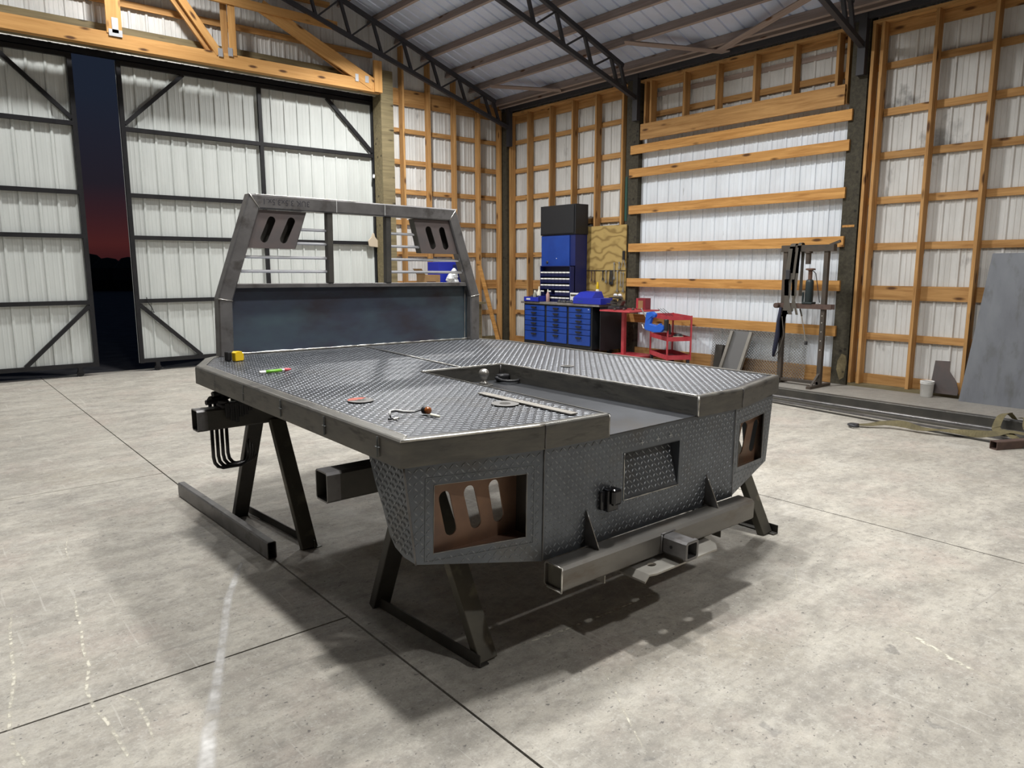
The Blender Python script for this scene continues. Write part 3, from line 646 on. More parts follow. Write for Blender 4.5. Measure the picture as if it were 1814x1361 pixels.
LOOP = [(-1.24, -.015), (-.662, -.118), (-.314, -.131), (-.307, 1.264), (.242, 1.257), (.319, -.112), (.689, -.112), (1.276, .029),
        (1.165, 2.255), (1.035, 2.56), (-1.000, 2.56), (-1.105, 2.462), (-1.25, 2.158)]
NL = len(LOOP)
def inward(i):
    a, b = V(LOOP[i]), V(LOOP[(i + 1) % NL]); d = (b - a).normalized(); return V((-d.y, d.x))
def mitre(i):
    n0, n1 = inward((i - 1) % NL), inward(i); return (n0 + n1) / (1 + n0.dot(n1))
def inset(i, d): p = V(LOOP[i]) + mitre(i) * d; return (p.x, p.y)
SIDE = [(0, -.1), (0, -.016), (.002, -.008), (.007, -.002), (.014, 0), (.055, 0), (.055, -.1)]
TAIL = [(0, -.1), (0, -.014), (.002, -.007), (.006, -.002), (.012, 0), (.032, 0), (.032, -.1)]
NOTCH = [(0, -.1), (0, -.004), (.004, 0), (.012, 0), (.012, -.1)]
PROF = {0: TAIL, 1: TAIL, 2: NOTCH, 3: NOTCH, 4: NOTCH, 5: TAIL, 6: TAIL, 7: SIDE, 8: SIDE, 9: SIDE, 10: SIDE, 11: SIDE, 12: SIDE}
NAME = {0: 'tail_rail', 1: 'tail_rail', 5: 'tail_rail', 6: 'tail_rail', 2: 'notch_wall', 3: 'notch_wall', 4: 'notch_wall', 7: 'side_rail', 12: 'side_rail', 8: 'corner_rail', 10: 'corner_rail', 11: 'corner_rail', 9: 'front_rail'}
RAILS = {}
for i in range(NL):
    pr = PROF[i]; n = len(pr); vs = []
    for q in (i, (i + 1) % NL):
        for d, z in pr:
            p = inset(q, d); vs.append((p[0], p[1], z))
    fs = [(k, (k + 1) % n, n + (k + 1) % n, n + k) for k in range(n)] + [tuple(range(n - 1, -1, -1)), tuple(range(n, 2 * n))]
    o = mb().add(vs, fs).build(NAME[i], 'rail', bed); RAILS[i] = o
def bead(pts, r, parent, m='bright', jit=.25):
    P = []
    for a, b in zip(pts[:-1], pts[1:]):
        a, b = V(a), V(b); n = max(2, int((b - a).length / .03))
        for k in range(n): P.append(a + (b - a) * k / n)
    P.append(V(pts[-1]))
    return mb().tube(P, [r * rnd.uniform(1 - jit, 1 + jit) for _ in P], 6).build('weld_bead', m, parent, smooth=True)
# ground and welded edges
bead([(*inset(0, .004), -.004), (*inset(1, .004), -.004)], .0055, RAILS[0], jit=.08)
bead([(*inset(1, .006), .0), (*inset(1, -.001), -.008), (*inset(1, -.001), -.095)], .003, RAILS[1], 'tube')
bead([(*inset(6, .006), .0), (*inset(6, -.001), -.008), (*inset(6, -.001), -.095)], .003, RAILS[6], 'tube')
bead([(*inset(0, .05), .0), (*inset(0, .0), -.006)], .003, RAILS[0])
bead([(*inset(2, .003), -.004), (*inset(2, .003), -.095)], .004, RAILS[2])
bead([(*inset(5, .004), -.002), (*inset(5, .003), -.095)], .0055, RAILS[5])
bead([(*inset(4, .006), 0), (*inset(5, .006), 0)], .0062, RAILS[4])
bead([(*inset(3, .006), 0), (*inset(4, .006), 0)], .0045, RAILS[3])
bead([(*inset(4, -.002), -.005), (*inset(4, -.002), -.095)], .004, RAILS[3], 'tube')
bead([(*inset(0, .055), .0), (*inset(12, .055), .0), (*inset(11, .055), 0)], .0016, RAILS[12])
for y in (.13, .55, .98, 1.43, 1.84, 2.09):     # chalk ticks on the near rail
    mb().box((-1.2495, y - .0006, -.088), (-1.2425, y + .0006, -.012)).build('layout_mark', 'mark_dim', RAILS[12])
    mb().box((-1.2495, y - .013, -.051), (-1.2425, y + .013, -.050)).build('layout_mark', 'mark_dim', RAILS[12])
# deck plates, left and right of the seam
S0, S1 = (-.045, 1.274), (.012, 2.515)
DL = [inset(0, .04), inset(1, .025), inset(2, .01), inset(3, .008), S0, S1, inset(10, .04), inset(11, .04), inset(12, .04)]
DR = [S0, inset(4, .008), inset(5, .01), inset(6, .025), inset(7, .04), inset(8, .04), inset(9, .04), S1]
for poly in (DL, DR):
    dk = mb().plate([poly], (0, 0, -.003), (1, 0, 0), (0, 1, 0), .006).build('deck_plate', 'deck', bed)
    lugs([poly], (0, 0, -.003), (1, 0, 0), (0, 1, 0), m='lug', parent=dk, margin=.022, h=.0013)
bead([(*S0, 0), (*S1, 0)], .005, bed, jit=.35)
nf = mb().plate([[(-.318, -.118), (.322, -.10), (.246, 1.262), (-.31, 1.268)]], (0, 0, -.094), (1, 0, 0), (0, 1, 0), .006).build('notch_floor', 'deck', bed)
mb().lathe([(.055, 0), (.055, .004), (.045, .006)], (.03, 1.15, -.094), 24).build('ball_seat', 'dark_tube', bed)
mb().lathe([(.026, .0), (.026, .012), (.017, .018), (.016, .030), (.019, .036), (.0265, .047), (.0300, .060), (.0285, .073), (.021, .085), (.010, .0905), (.0, .091)], (.03, 1.15, -.090), 24).build('hitch_ball', 'hitch', bed, smooth=True)
ring = mb(); P = []
for k in range(25):
    a = math.pi * (-.5 + k / 24 * 1.0) * 1.0; P.append((.205 + .055 * math.sin(a) * 1.0 - .0, 1.145 - .07 * math.cos(a), -.072))
P = [(.15, 1.19, -.068), (.15, 1.15, -.072)] + [(.205 - .055 * math.cos(math.pi * k / 10), 1.13 - .055 * math.sin(math.pi * k / 10), -.076) for k in range(11)] + [(.26, 1.15, -.072), (.26, 1.19, -.068)]
tr = mb().tube(P + [P[0]], .008, 8, caps=False).build('tie_ring', 'black', bed, smooth=True)
mb().box((.165, 1.165, -.094), (.245, 1.215, -.050)).build('ring_bracket', 'black', tr, bevel=.01)
# understructure
for x in (-.43, .43):
    member('frame_sill', bed, (x, .0, -.155), (x, 2.5, -.155), .06, .07, 'dark_tube').matrix_parent_inverse = Matrix.Identity(4)
for y in (.42, .9, 1.38, 1.86, 2.34):
    if y < 1.27:
        for a, b in ((-1.18, -.33), (.33, 1.15)): member('cross_member', bed, (a, y, -.075), (b, y, -.075), .05, .1, 'dark_tube')
    else: member('cross_member', bed, (-1.18, y, -.075), (1.12, y, -.075), .05, .1, 'dark_tube')

# ---- tail: centre panel, two angled lamp corners, side skirts
o_ = (-.652, -.1, -.1)
cen = [[(0, 0), (.003, -.46), (1.314, -.46), (1.30, 0)], [(.470, -.095), (.857, -.097), (.862, -.307), (.475, -.306)]]
tp = mb().plate(cen, o_, (1, 0, 0), (0, 0, 1), .006).build('tail_panel', 'panel', bed)
lugs(cen, o_, (1, 0, 0), (0, 0, 1), m='panel_lug', parent=tp, margin=.012)
# licence plate recess hinged at its lower edge
A = [(-.182, -.098, -.195), (.205, -.098, -.197), (.210, -.098, -.407), (-.177, -.098, -.406)]; dp = .055
rec = mb().add([(A[0][0], -.098 + dp, A[0][2] - .004), (A[1][0] - .0, -.098 + dp, A[1][2] - .004), A[2], A[3]], [(0, 1, 2, 3)])
ux = V((1, 0, 0)); vz = V((0, dp, .21)).normalized()
rp = mb().plate([[(0, 0), (.387, 0), (.382, .218), (-.005, .218)]], (A[3][0], -.098, -.406), ux, vz, .004).build('plate_recess', 'panel', bed)
lugs([[(0, 0), (.387, 0), (.382, .218), (-.005, .218)]], (A[3][0], -.098, -.406), ux, vz, m='panel_lug', parent=rp, margin=.012)
for x in (A[0][0], A[1][0]):
    mb().add([(x, -.099, -.405), (x, -.099, -.196), (x, -.098 + dp, -.2), (x + .003, -.099, -.405), (x + .003, -.099, -.196), (x + .003, -.098 + dp, -.2)], [(0, 1, 2), (5, 4, 3), (0, 3, 4, 1), (1, 4, 5, 2), (2, 5, 3, 0)]).build('recess_cheek', 'panel', rp)
bead([(A[3][0], -.102, -.407), (A[2][0], -.102, -.408)], .0028, rp, jit=.4)
bead([(A[3][0], -.102, -.407), (A[0][0], -.102, -.195)], .0018, rp, jit=.4)
mb().box((-.182, -.100, -.196), (.205, -.05, -.192)).build('recess_top', 'panel', rp)
for x, z in ((-.07, -.165), (.04, -.165), (.13, -.16)):
    mb().box((x - .012, -.104, z - .001), (x + .012, -.103, z + .001)).build('layout_mark', 'mark', tp)
    mb().box((x - .001, -.104, z - .012), (x + .001, -.103, z + .012)).build('layout_mark', 'mark', tp)
def corner(sgn, a, b, quad, hole, nslots):
    a, b = V(a), V(b); u = (b - a).normalized(); 
    if sgn < 0: o, u = b, -u
    else: o = a
    L2 = lambda q: ((V(q) - o).dot(u), q[2] - o.z)
    Q = [L2(q) for q in quad]; Hh = [L2(q) for q in hole]
    cp_ = mb().plate([Q, Hh], o, u, (0, 0, 1), .006).build('corner_panel', 'panel', bed)
    lugs([Q, Hh], o, u, (0, 0, 1), m='panel_lug', parent=cp_, margin=.010)
    n = u.cross(V((0, 0, 1))).normalized()
    hp = [V(o) + u * p[0] + V((0, 0, p[1])) for p in Hh]
    bead([h + n * .001 for h in hp] + [hp[0] + n * .001], .0011, cp_, 'bar', jit=.5)
    # chalk frame round the opening
    cx = sum(h[0] for h in Hh) / 4; cz = sum(h[1] for h in Hh) / 4
    for k in range(4):
        p, q = [((h[0] - cx) * 1.17 + cx, (h[1] - cz) * 1.22 + cz) for h in (Hh[k], Hh[(k + 1) % 4])]
        if not (inside(Q, *p) and inside(Q, *q)): continue
        p3, q3 = (V(o) + u * t[0] + V((0, 0, t[1])) + n * .0022 for t in (p, q))
        mb().bar(p3, q3, .0014, .0008, n).build('layout_mark', 'mark_dim', cp_)
    # recessed lamp plate with slanted slots
    xa, xb = (-1.125, -.69) if sgn < 0 else (.69, 1.125)
    y = .012; out = [(xa, -.175), (xa, -.458), (xb, -.458), (xb, -.175)]
    holes = []
    for t, bt in (((-1.038, -.25), (-1.010, -.374)), ((-.925, -.25), (-.893, -.374)), ((-.807, -.25), (-.782, -.373))):
        if sgn > 0: t, bt = (-t[0], t[1]), (-bt[0], bt[1])
        t, bt = V(t), V(bt); d = (bt - t).normalized(); pp = V((-d.y, d.x)); r = .026; hl = []
        for k in range(9):
            an = math.pi * k / 8; hl.append(t + pp * (r * math.cos(an)) - d * (r * math.sin(an)))
        for k in range(9):
            an = math.pi * k / 8; hl.append(bt - pp * (r * math.cos(an)) + d * (r * math.sin(an)))
        holes.append([(q.x, q.y) for q in hl])
    lp = mb().plate([out] + holes, (0, y, 0), (1, 0, 0), (0, 0, 1), .006).build('light_plate', 'brown', bed)
    tag(lp, 'heat-browned plate with slanted lamp slots')
    xi = xb if sgn < 0 else xa
    mb().box((xi - .003, -.085, -.46), (xi + .003, y, -.172)).build('recess_wall', 'dark_tube', lp)
    xo = xa if sgn < 0 else xb
    mb().box((xo - .003, .0, -.46), (xo + .003, y + .002, -.172)).build('recess_wall', 'brown', lp)
    for z in (-.175, -.458):
        mb().add([(xi, -.088, z), (xo, .0, z), (xo, y, z), (xi, y, z), (xi, -.088, z + .004), (xo, .0, z + .004), (xo, y, z + .004), (xi, y, z + .004)],
                 [(3, 2, 1, 0), (4, 5, 6, 7), (0, 1, 5, 4), (1, 2, 6, 5), (2, 3, 7, 6), (3, 0, 4, 7)]).build('recess_wall', 'brown', lp)
    return cp_
cl = corner(-1, (-.652, -.1, -.1), (-1.214, .009, -.1), [(-1.214, .009, -.1), (-1.171, .0005, -.47), (-.649, -.1, -.56), (-.652, -.1, -.1)],
            [(-1.101, -.013, -.184), (-1.105, -.013, -.440), (-.725, -.088, -.446), (-.725, -.088, -.192)], 3)
crn = corner(1, (.648, -.1, -.1), (1.165, -.004, -.1), [(.648, -.1, -.1), (.662, -.1, -.56), (1.123, -.012, -.467), (1.165, -.004, -.1)],
             [(.722, -.092, -.188), (.722, -.093, -.420), (1.05, -.028, -.436), (1.048, -.028, -.182)], 3)
for s in (-1, 1):
    k = 1 if s < 0 else .958
    top0, bot0 = V((s * 1.214 * k, .009, -.1)), V((s * 1.171 * k, .0005, -.47))
    o = top0; v = (top0 - bot0).normalized(); u = V((0, 1, 0)); u = (u - v * u.dot(v)).normalized()
    if s > 0: pass
    pts2 = [(a * (1 if s < 0 else .8), b_) for a, b_ in [(0, 0), (.245, 0), (.225, -.10), (.19, -.20), (.165, -.30), (.135, -.345), (.08, -.368), (.0, -.372)]]
    sk = mb().plate([pts2], o, u, v, .006 * (1 if s > 0 else -1)).build('side_skirt', 'panel', bed)
    if s < 0:
        lugs([pts2], o - u.cross(v) * .001, -u, v, m='panel_lug', parent=sk) if False else lugs([[(-a, b) for a, b in pts2]], o + V((-.002, 0, 0)), -u, v, m='panel_lug', parent=sk, margin=.012)
        bead([top0 + V((-.001, -.002, 0)), bot0 + V((-.001, -.002, 0))], .0042, sk, 'tube', jit=.3)
bead([(-.652, -.103, -.1), (-.649, -.103, -.56)], .0022, cl, 'tube'); bead([(.648, -.103, -.1), (.662, -.103, -.56)], .0018, crn, 'tube')
mb().box((-.31, -.135, -.425), (-.245, -.1, -.328)).build('trailer_socket', 'gloss_black', bed, bevel=.006)
sk_ = [o for o in bpy.data.objects if o.name == 'trailer_socket'][0]
mb().box((-.305, -.160, -.395), (-.250, -.135, -.322)).build('socket_lid', 'gloss_black', sk_, bevel=.012)
mb().box((-.335, -.118, -.415), (-.31, -.1, -.335)).build('socket_flange', 'gloss_black', sk_, bevel=.004)
# ---- rear bumper tube with gussets, receiver and safety-chain plate
bt = mb().hollow((-.646, -.162, -.604), (.692, -.162, -.604), .105, .105, .008, r=.012).build('bumper_tube', 'bumper', bed)
mb().box((-.634, -.205, -.648), (-.630, -.12, -.56)).build('end_cap', 'olive_tube', bt)
mb().box((.675, -.205, -.648), (.679, -.12, -.56)).build('end_cap', 'olive_tube', bt)
q = []
for k in range(9): q.append((-.6465, -.162 + .048 * math.cos(math.pi / 4 + k * math.pi / 4) * 1.0, -.604 + .048 * math.sin(math.pi / 4 + k * math.pi / 4)))
bead([(-.6465, -.212, -.655), (-.6465, -.212, -.555), (-.6465, -.14, -.5525)], .0035, bt)
bead([(-.6465, -.212, -.655), (-.6465, -.13, -.655)], .003, bt)
for x in (-.405, .433):
    mb().add([(x - .004, -.1, -.405), (x - .004, -.1, -.552), (x - .004, -.178, -.552), (x + .004, -.1, -.405), (x + .004, -.1, -.552), (x + .004, -.178, -.552)],
             [(0, 1, 2), (5, 4, 3), (0, 3, 4, 1), (1, 4, 5, 2), (2, 5, 3, 0)]).build('gusset', 'tube', bt)
    bead([(x - .001, -.102, -.402), (x - .001, -.18, -.549)], .0022, bt)
    mb().box((x + .06, -.16, -.72), (x + .066, -.11, -.655)).build('mount_tab', 'bar' if x < 0 else 'dark_tube', bt)
rc = mb().hollow((.0, -.345, -.602), (.0, -.21, -.602), .082, .082, .009, r=.010).build('receiver_tube', 'tube', bt)
mb().hollow((.0, -.345, -.602), (.0, -.330, -.602), .088, .088, .006, r=.010).build('receiver_collar', 'tube', bt)
mb().box((-.03, -.24, -.632), (.03, -.2, -.572)).build('receiver_core', 'black', bt)
mb().lathe([(.007, -.0435), (.007, -.041)], (0, -.265, -.602), 12, 'x').build('pin_hole', 'black', bt)
bead([(-.046, -.216, -.558), (.046, -.216, -.558)], .004, bt, 'tube'); bead([(-.046, -.216, -.56), (-.046, -.216, -.645)], .004, bt, 'tube')
hole = [(-.135 + .024 * math.cos(2 * math.pi * k / 12), -.238 + .017 * math.sin(2 * math.pi * k / 12)) for k in range(12)]
hole2 = [(.165 + .024 * math.cos(2 * math.pi * k / 12), -.238 + .017 * math.sin(2 * math.pi * k / 12)) for k in range(12)]
cpl = mb().plate([[(-.225, -.14), (-.225, -.30), (-.19, -.31), (.24, -.31), (.29, -.27), (.31, -.20), (.31, -.14)][::-1], hole, hole2], (0, 0, -.665), (1, 0, 0), (0, 1, 0), .008).build('chain_plate', 'bar', bt)
mb().add([(-.225, -.14, -.665), (-.225, -.30, -.665), (-.25, -.30, -.69), (-.25, -.14, -.69), (-.225, -.14, -.673), (-.225, -.30, -.673), (-.25, -.30, -.698), (-.25, -.14, -.698)],
         [(3, 2, 1, 0), (4, 5, 6, 7), (0, 1, 5, 4), (1, 2, 6, 5), (2, 3, 7, 6), (3, 0, 4, 7)]).build('plate_lip', 'bar', bt)

# ---- headache rack
RY = 2.468; TW = .086
RL = [(-1.005, 0), (-.999, .356), (-.782, .997), (.784, .993), (1.013, .352), (1.018, 0)]
def rn(i):
    a, b = V(RL[i]), V(RL[i + 1]); d = (b - a).normalized(); return V((d.y, -d.x))
def rin(i, d):
    if i == 0: return V(RL[0]) + rn(0) * d
    if i == 5: return V(RL[5]) + rn(4) * d
    n0, n1 = rn(i - 1), rn(i); return V(RL[i]) + (n0 + n1) / (1 + n0.dot(n1)) * d
def rack_seg(i, name, parent):
    c = .008; T = TW
    prof = [(0, c), (0, T - c), (c, T), (T - c, T), (T, T - c), (T, c), (T - c, 0), (c, 0)]
    vs = []
    for q_ in (i, i + 1):
        for d, y in prof:
            p = rin(q_, d); vs.append((p.x, RY + y, p.y))
    fs = [(k, (k + 1) % 8, 8 + (k + 1) % 8, 8 + k) for k in range(8)] + [tuple(range(7, -1, -1)), tuple(range(8, 16))]
    return mb().add(vs, fs).build(name, 'tube', parent)
rack = rack_seg(2, 'headache_rack', bed)
for i in (0, 1, 3, 4): rack_seg(i, 'post', rack)
for i in (1, 2, 3, 4):
    a, b = rin(i, .0), rin(i, TW); bead([(a.x, RY - .0005, a.y), (b.x, RY - .0005, b.y)], .0032, rack, jit=.15)
bead([(-.75, RY + .002, .9965), (-.05, RY + .002, .996)], .0022, rack, jit=.2)
mb().box((-.915, RY + .055, .0), (.93, RY + .061, .425)).build('sheet', 'sheet', rack)
mb().box((-.905, RY + .015, .418), (.915, RY + .065, .446)).build('cross_rail', 'tube', rack, bevel=.003)
bead([(-.91, RY + .05, .006), (.93, RY + .05, .006)], .005, rack, jit=.5)
bead([(.905, RY + .05, .01), (.905, RY + .05, .40)], .003, rack, jit=.4)
for a, b in ((-.266, -.222), (.182, .226)):
    mb().box((a, RY + .01, .446), (b, RY + .055, .912)).build('mullion', 'dark_tube', rack, bevel=.006)
def xin(z): return -.915 + (z - .352) * (.192 / .562) if z > .352 else -.915
for z in (.793, .704, .612, .523):
    for s in (-1, 1):
        xa = xin(z) + .012; xb = -.262
        if s > 0: xa, xb = .222, -xin(z) + .0
        if z > .65: xa, xb = ((-.45 if z > .75 else -.478), xb) if s < 0 else (xa, (.425 if z > .75 else .468))
        o = mb().bar((xa, RY + .034, z), (xb, RY + .034, z), .024, .009, (0, -.55, 1)).build('bar', 'louver', rack)
for s in (-1, 1):
    out = [(-.812, .905), (-.410, .905), (-.492, .668), (-.812, .668)] if s < 0 else [(.418, .905), (.812, .905), (.812, .660), (.485, .660)]
    sl_ = [((-.640, .842), (-.692, .728)), ((-.510, .842), (-.565, .726))] if s < 0 else [((.544, .832), (.586, .716)), ((.664, .832), (.702, .716))]
    hs = []
    for t, b_ in sl_:
        t, b_ = V(t), V(b_); d = (b_ - t).normalized(); pp = V((-d.y, d.x)); r = .025
        hs.append([tuple(t + pp * (r * math.cos(math.pi * k / 8)) - d * (r * math.sin(math.pi * k / 8))) for k in range(9)] + [tuple(b_ - pp * (r * math.cos(math.pi * k / 8)) + d * (r * math.sin(math.pi * k / 8))) for k in range(9)])
    lp = mb().plate([out] + hs, (0, RY + .018, 0), (1, 0, 0), (0, 0, 1), .005).build('light_plate', 'rack_plate', rack)
    mb().plate([out], (0, RY + .080, 0), (1, 0, 0), (0, 0, 1), .004).build('light_box_back', 'dark_tube', rack)
    e0, e1 = (out[1], out[2]) if s < 0 else (out[0], out[3])
    vs = [(e0[0], RY + .018, e0[1]), (e1[0], RY + .018, e1[1]), (e1[0] - .0 * s, RY + .084, e1[1]), (e0[0], RY + .084, e0[1])]
    mb().add(vs + [(x - s * .004, y, z) for x, y, z in vs], [(0, 1, 2, 3), (7, 6, 5, 4), (0, 4, 5, 1), (1, 5, 6, 2), (2, 6, 7, 3), (3, 7, 4, 0)]).build('light_box_side', 'dark_tube', rack)
# upside-down stencil on the top tube
tcu = bpy.data.curves.new('stencil', 'FONT'); tcu.body = '3UK 3.5x3.5x.1'; tcu.size = .050; tcu.align_x = 'CENTER'; tcu.align_y = 'CENTER'
tmp = bpy.data.objects.new('tmp', tcu); COL.objects.link(tmp); bpy.context.view_layer.update()
me = bpy.data.meshes.new_from_object(tmp.evaluated_get(bpy.context.evaluated_depsgraph_get())); bpy.data.objects.remove(tmp)
me.materials.append(MT['ink'])
st = bpy.data.objects.new('stencil', me); COL.objects.link(st); st.parent = rack
st.matrix_local = Matrix.Translation((-.545, RY - .0008, .957)) @ Matrix.Rotation(math.pi / 2, 4, 'X') @ Matrix.Rotation(math.pi, 4, 'Z')
for x in (-.198, .170):
    mb().box((x - .0015, RY - .001, .915), (x + .0015, RY, .992)).build('layout_mark', 'mark', rack)

# ================================================================== STANDS
def stand(label, y0, beam_z, legsL, legsR, xbeam, bars):
    t = thing('steel_stand', (legsL[0][0][0], y0, 0), label, 'stand')
    off = -V(t.location); A = lambda p: V(p) + off
    b = mb().hollow(A((xbeam[0], y0, beam_z)), A((xbeam[1], y0, beam_z)), .10, .12, .006, r=.010).build('beam', 'dark_tube', t)
    mb().hollow(A((xbeam[0] - .001, y0, beam_z)), A((xbeam[0] + .055, y0, beam_z)), .1015, .1215, .006, r=.010).build('bare_end', 'tube', b)
    for j, (foot, top) in enumerate(legsL + legsR):
        d = (V(top) - V(foot)).normalized()
        mb().bar(A(foot), A(top), .09, .045, (0, 1, 0)).build('leg', 'olive_tube' if j % 2 == 0 else 'dark_tube', t, bevel=.004)
    for p, q in bars:
        o = mb().bar(A(p), A(q), .006, .05, (0, 0, 1)); side = V((1, 0, 0)) * (.022 if p[0] < 2.5 else -.022)
        o.bar(A(V(p) + side - V((0, 0, .022))), A(V(q) + side - V((0, 0, .022))), .045, .006, (0, 0, 1))
        o.build('foot_bar', 'dark_tube', t)
    return t
stand('rear steel A-frame stand under the slotted lamp panels of the bed', 2.55, .734,
      [((1.655, 2.150, 0), (1.63, 2.50, .68)), ((1.572, 2.865, 0), (1.60, 2.60, .68))],
      [((3.80, 2.20, 0), (3.76, 2.50, .68)), ((3.83, 2.88, 0), (3.78, 2.60, .68))], (1.165, 3.95),
      [((1.553, 2.90, .027), (1.600, 2.118, .027)), ((3.87, 2.90, .027), (3.855, 2.150, .027))])
stand('front steel A-frame stand below the headache rack, carrying black U-bolts', 4.15, .735,
      [((1.615, 3.735, 0), (1.610, 4.10, .69)), ((1.508, 4.54, 0), (1.512, 4.18, .69))],
      [((3.80, 3.72, 0), (3.77, 4.10, .69)), ((3.86, 4.54, 0), (3.80, 4.20, .69))], (1.165, 3.95),
      [((1.575, 4.56, .022), (1.640, 3.715, .022)), ((3.87, 4.56, .022), (3.86, 3.715, .022))])
# black U-bolts hooked over the front beam
UB = None
for k in range(4):
    x, y = 1.275 + .034 * k, 4.225 + .020 * k
    t = thing('u_bolt', (x, y, .42), ('leftmost', 'second from left', 'third from left', 'rightmost')[k] + ' of the four black U-bolts hanging from the front stand beam', 'u-bolt', 'u-bolts on the front stand')
    P = [(0, 0, .42), (0, 0, .07), (.006, 0, .035), (.022, 0, .012), (.05, 0, 0), (.155 - .012 * k, .0, 0), (.183 - .012 * k, 0, .012), (.199 - .012 * k, 0, .035), (.205 - .012 * k, 0, .07), (.205 - .012 * k, 0, .42)]
    mb().tube(P, .0105, 8).build('rod', 'gloss_black', t, smooth=True)
    for xx in (0, .205 - .012 * k):
        mb().lathe([(.0145, .395), (.016, .398), (.016, .412), (.0145, .415)], (xx, 0, 0), 6).build('nut', 'black', t)
t = thing('chain_hook', (1.36, 4.12, .797), 'black clutter of clamp bolts heaped on the front stand beam', 'clamps')
for k in range(16):
    a = rnd.uniform(0, 3.1); x, y = rnd.uniform(-.11, .12), rnd.uniform(-.03, .05); z = .020 + .0055 * k * (1 - abs(x) * 4); ln = rnd.uniform(.03, .06)
    mb().tube([(x - ln * math.cos(a), y - ln * math.sin(a) * .6, z), (x + ln * math.cos(a), y + ln * math.sin(a) * .6, z + rnd.uniform(-.01, .02))], .015, 7).build('clamp_bolt', 'black', t)
for k in range(6):
    x = -.04 + .026 * k
    mb().box((x - .011, -.052, -.085 + .02 * abs(k - 2) + rnd.uniform(-.01, .015)), (x + .013, -.036, .03)).build('clamp_jaw', 'black', t, bevel=.004)
mb().box((-.07, -.05, .0), (.09, .05, .022)).build('clamp_base', 'black', t, bevel=.006)

t = tag(mb().hollow((1.347, 5.215, .05), (1.394, 3.715, .05), .05, .10, .004, r=.007).build('floor_tube', 'tube'), 'rectangular steel tube lying on the concrete left of the truck bed', 'steel tube')

# ================================================================== THINGS ON THE DECK (local to the deck plane, then placed in the world)
def on_deck(name, x, y, label, cat, rz=0, z=0, group=None):
    return thing(name, None, label, cat, group, mtx=BM @ Matrix.Translation((x, y, z)) @ Matrix.Rotation(rz, 4, 'Z'))
t = on_deck('tape_measure', -.995, 2.268, 'yellow and black tape measure at the foot of the rack', 'tape measure', rz=.25)
mb().plate([[(-.024, 0), (.028, 0), (.034, .008), (.034, .038), (.022, .056), (-.016, .058), (-.026, .050)]], (0, -.019, 0), (1, 0, 0), (0, 0, 1), -.038).build('case', 'yellow', t, bevel=.004)
mb().box((-.050, -.020, 0), (-.022, .020, .056)).build('grip', 'black', t, bevel=.007)
mb().box((.030, -.016, .0), (.056, .016, .042)).build('nose', 'black', t, bevel=.006)
mb().box((-.012, -.0212, .016), (.014, -.0195, .040)).build('emblem', 'black', t)
t = on_deck('paint_marker', -.992, 1.659, 'green and white paint marker with a pink tip lying on the deck', 'marker', rz=.15)
mb().lathe([(.007, -.088), (.0085, -.086), (.0085, -.054), (.008, -.052)], (0, 0, .0105), 14, 'x').build('end_plug', 'white', t, smooth=True)
mb().lathe([(.009, -.054), (.009, .040)], (0, 0, .0105), 14, 'x').build('barrel', 'green', t, smooth=True)
mb().lathe([(.0085, .040), (.008, .055), (.007, .058)], (0, 0, .0105), 14, 'x').build('collar', 'white', t, smooth=True)
mb().lathe([(.0095, .057), (.009, .074), (.004, .098), (.001, .100)], (0, 0, .0105), 14, 'x').build('cap', 'pink', t, smooth=True)
def disc(x, y, m, label, r=.057):
    t = on_deck('cutting_disc', x, y, label, 'abrasive disc', rz=rnd.uniform(0, 3), z=.001)
    mb().lathe([(r, 0), (r, .0022), (.011, .0022)], (0, 0, 0), 32).build('abrasive', m, t)
    mb().lathe([(.024, .0023), (.024, .0030), (.010, .0034)], (0, 0, 0), 24).build('hub_label', 'disc_grey' if m != 'disc_grey' else 'dark_tube', t)
    return t
d_ = disc(-1.002, .700, 'disc_grey', 'grey cutting disc with a worn red half near the left side rail')
mb().plate([[(.014 * math.cos(a), .014 * math.sin(a)) for a in (0, .8, 1.6, 2.4)] + [(.055 * math.cos(a), .055 * math.sin(a)) for a in (2.4, 2.0, 1.6, 1.2, .8, .4, 0)]], (0, 0, .0034), (1, 0, 0), (0, 1, 0), .0004).build('worn_patch', 'disc_red', d_)
disc(-.538, .275, 'disc_grey', 'grey cutting disc half under the flat bar', r=.060)
disc(.508, .957, 'disc_grey', 'worn dark cutting disc alone on the right half of the deck', r=.040)
t = on_deck('marker_light', -.932, .300, 'small round amber marker light with a pigtail wire on the deck', 'light', rz=0)
mb().lathe([(.005, -.012), (.0145, -.010), (.016, .0), (.016, .006)], (0, 0, .017), 20, 'y').build('housing', 'black', t, smooth=True)
mb().lathe([(.008, -.026), (.0135, -.022), (.015, -.010)], (.004, 0, .017), 20, 'y').build('lens', 'amber', t, smooth=True)
mb().tube([(-.008, .01, .018), (-.04, .018, .010), (-.08, .03, .012), (-.115, .035, .020), (-.145, .02, .024), (-.160, .0, .016), (-.163, -.012, .006)], .0032, 7).build('wire', 'black', t, smooth=True)
mb().tube([(-.035, .018, .012), (-.08, .034, .016), (-.118, .036, .026), (-.148, .02, .028), (-.162, -.002, .018)], .0030, 7).build('wire', 'white', t, smooth=True)
for dx, dy in ((-.012, -.012), (.004, -.022), (.014, -.016)):
    mb().lathe([(.004, 0), (.0045, .012), (.003, .02)], (-.163 + dx, dy, .004), 8, 'x').build('bullet_terminal', 'bright' if dx > 0 else 'black', t)
t = on_deck('chalk_stub', -.931, .232, 'cream soapstone stub beside the marker light', 'chalk', rz=-1.45)
mb().lathe([(.004, -.026), (.0055, -.024), (.0055, .024), (.0045, .027)], (0, 0, .0055), 10, 'x').build('stub', 'chalk', t, smooth=True)
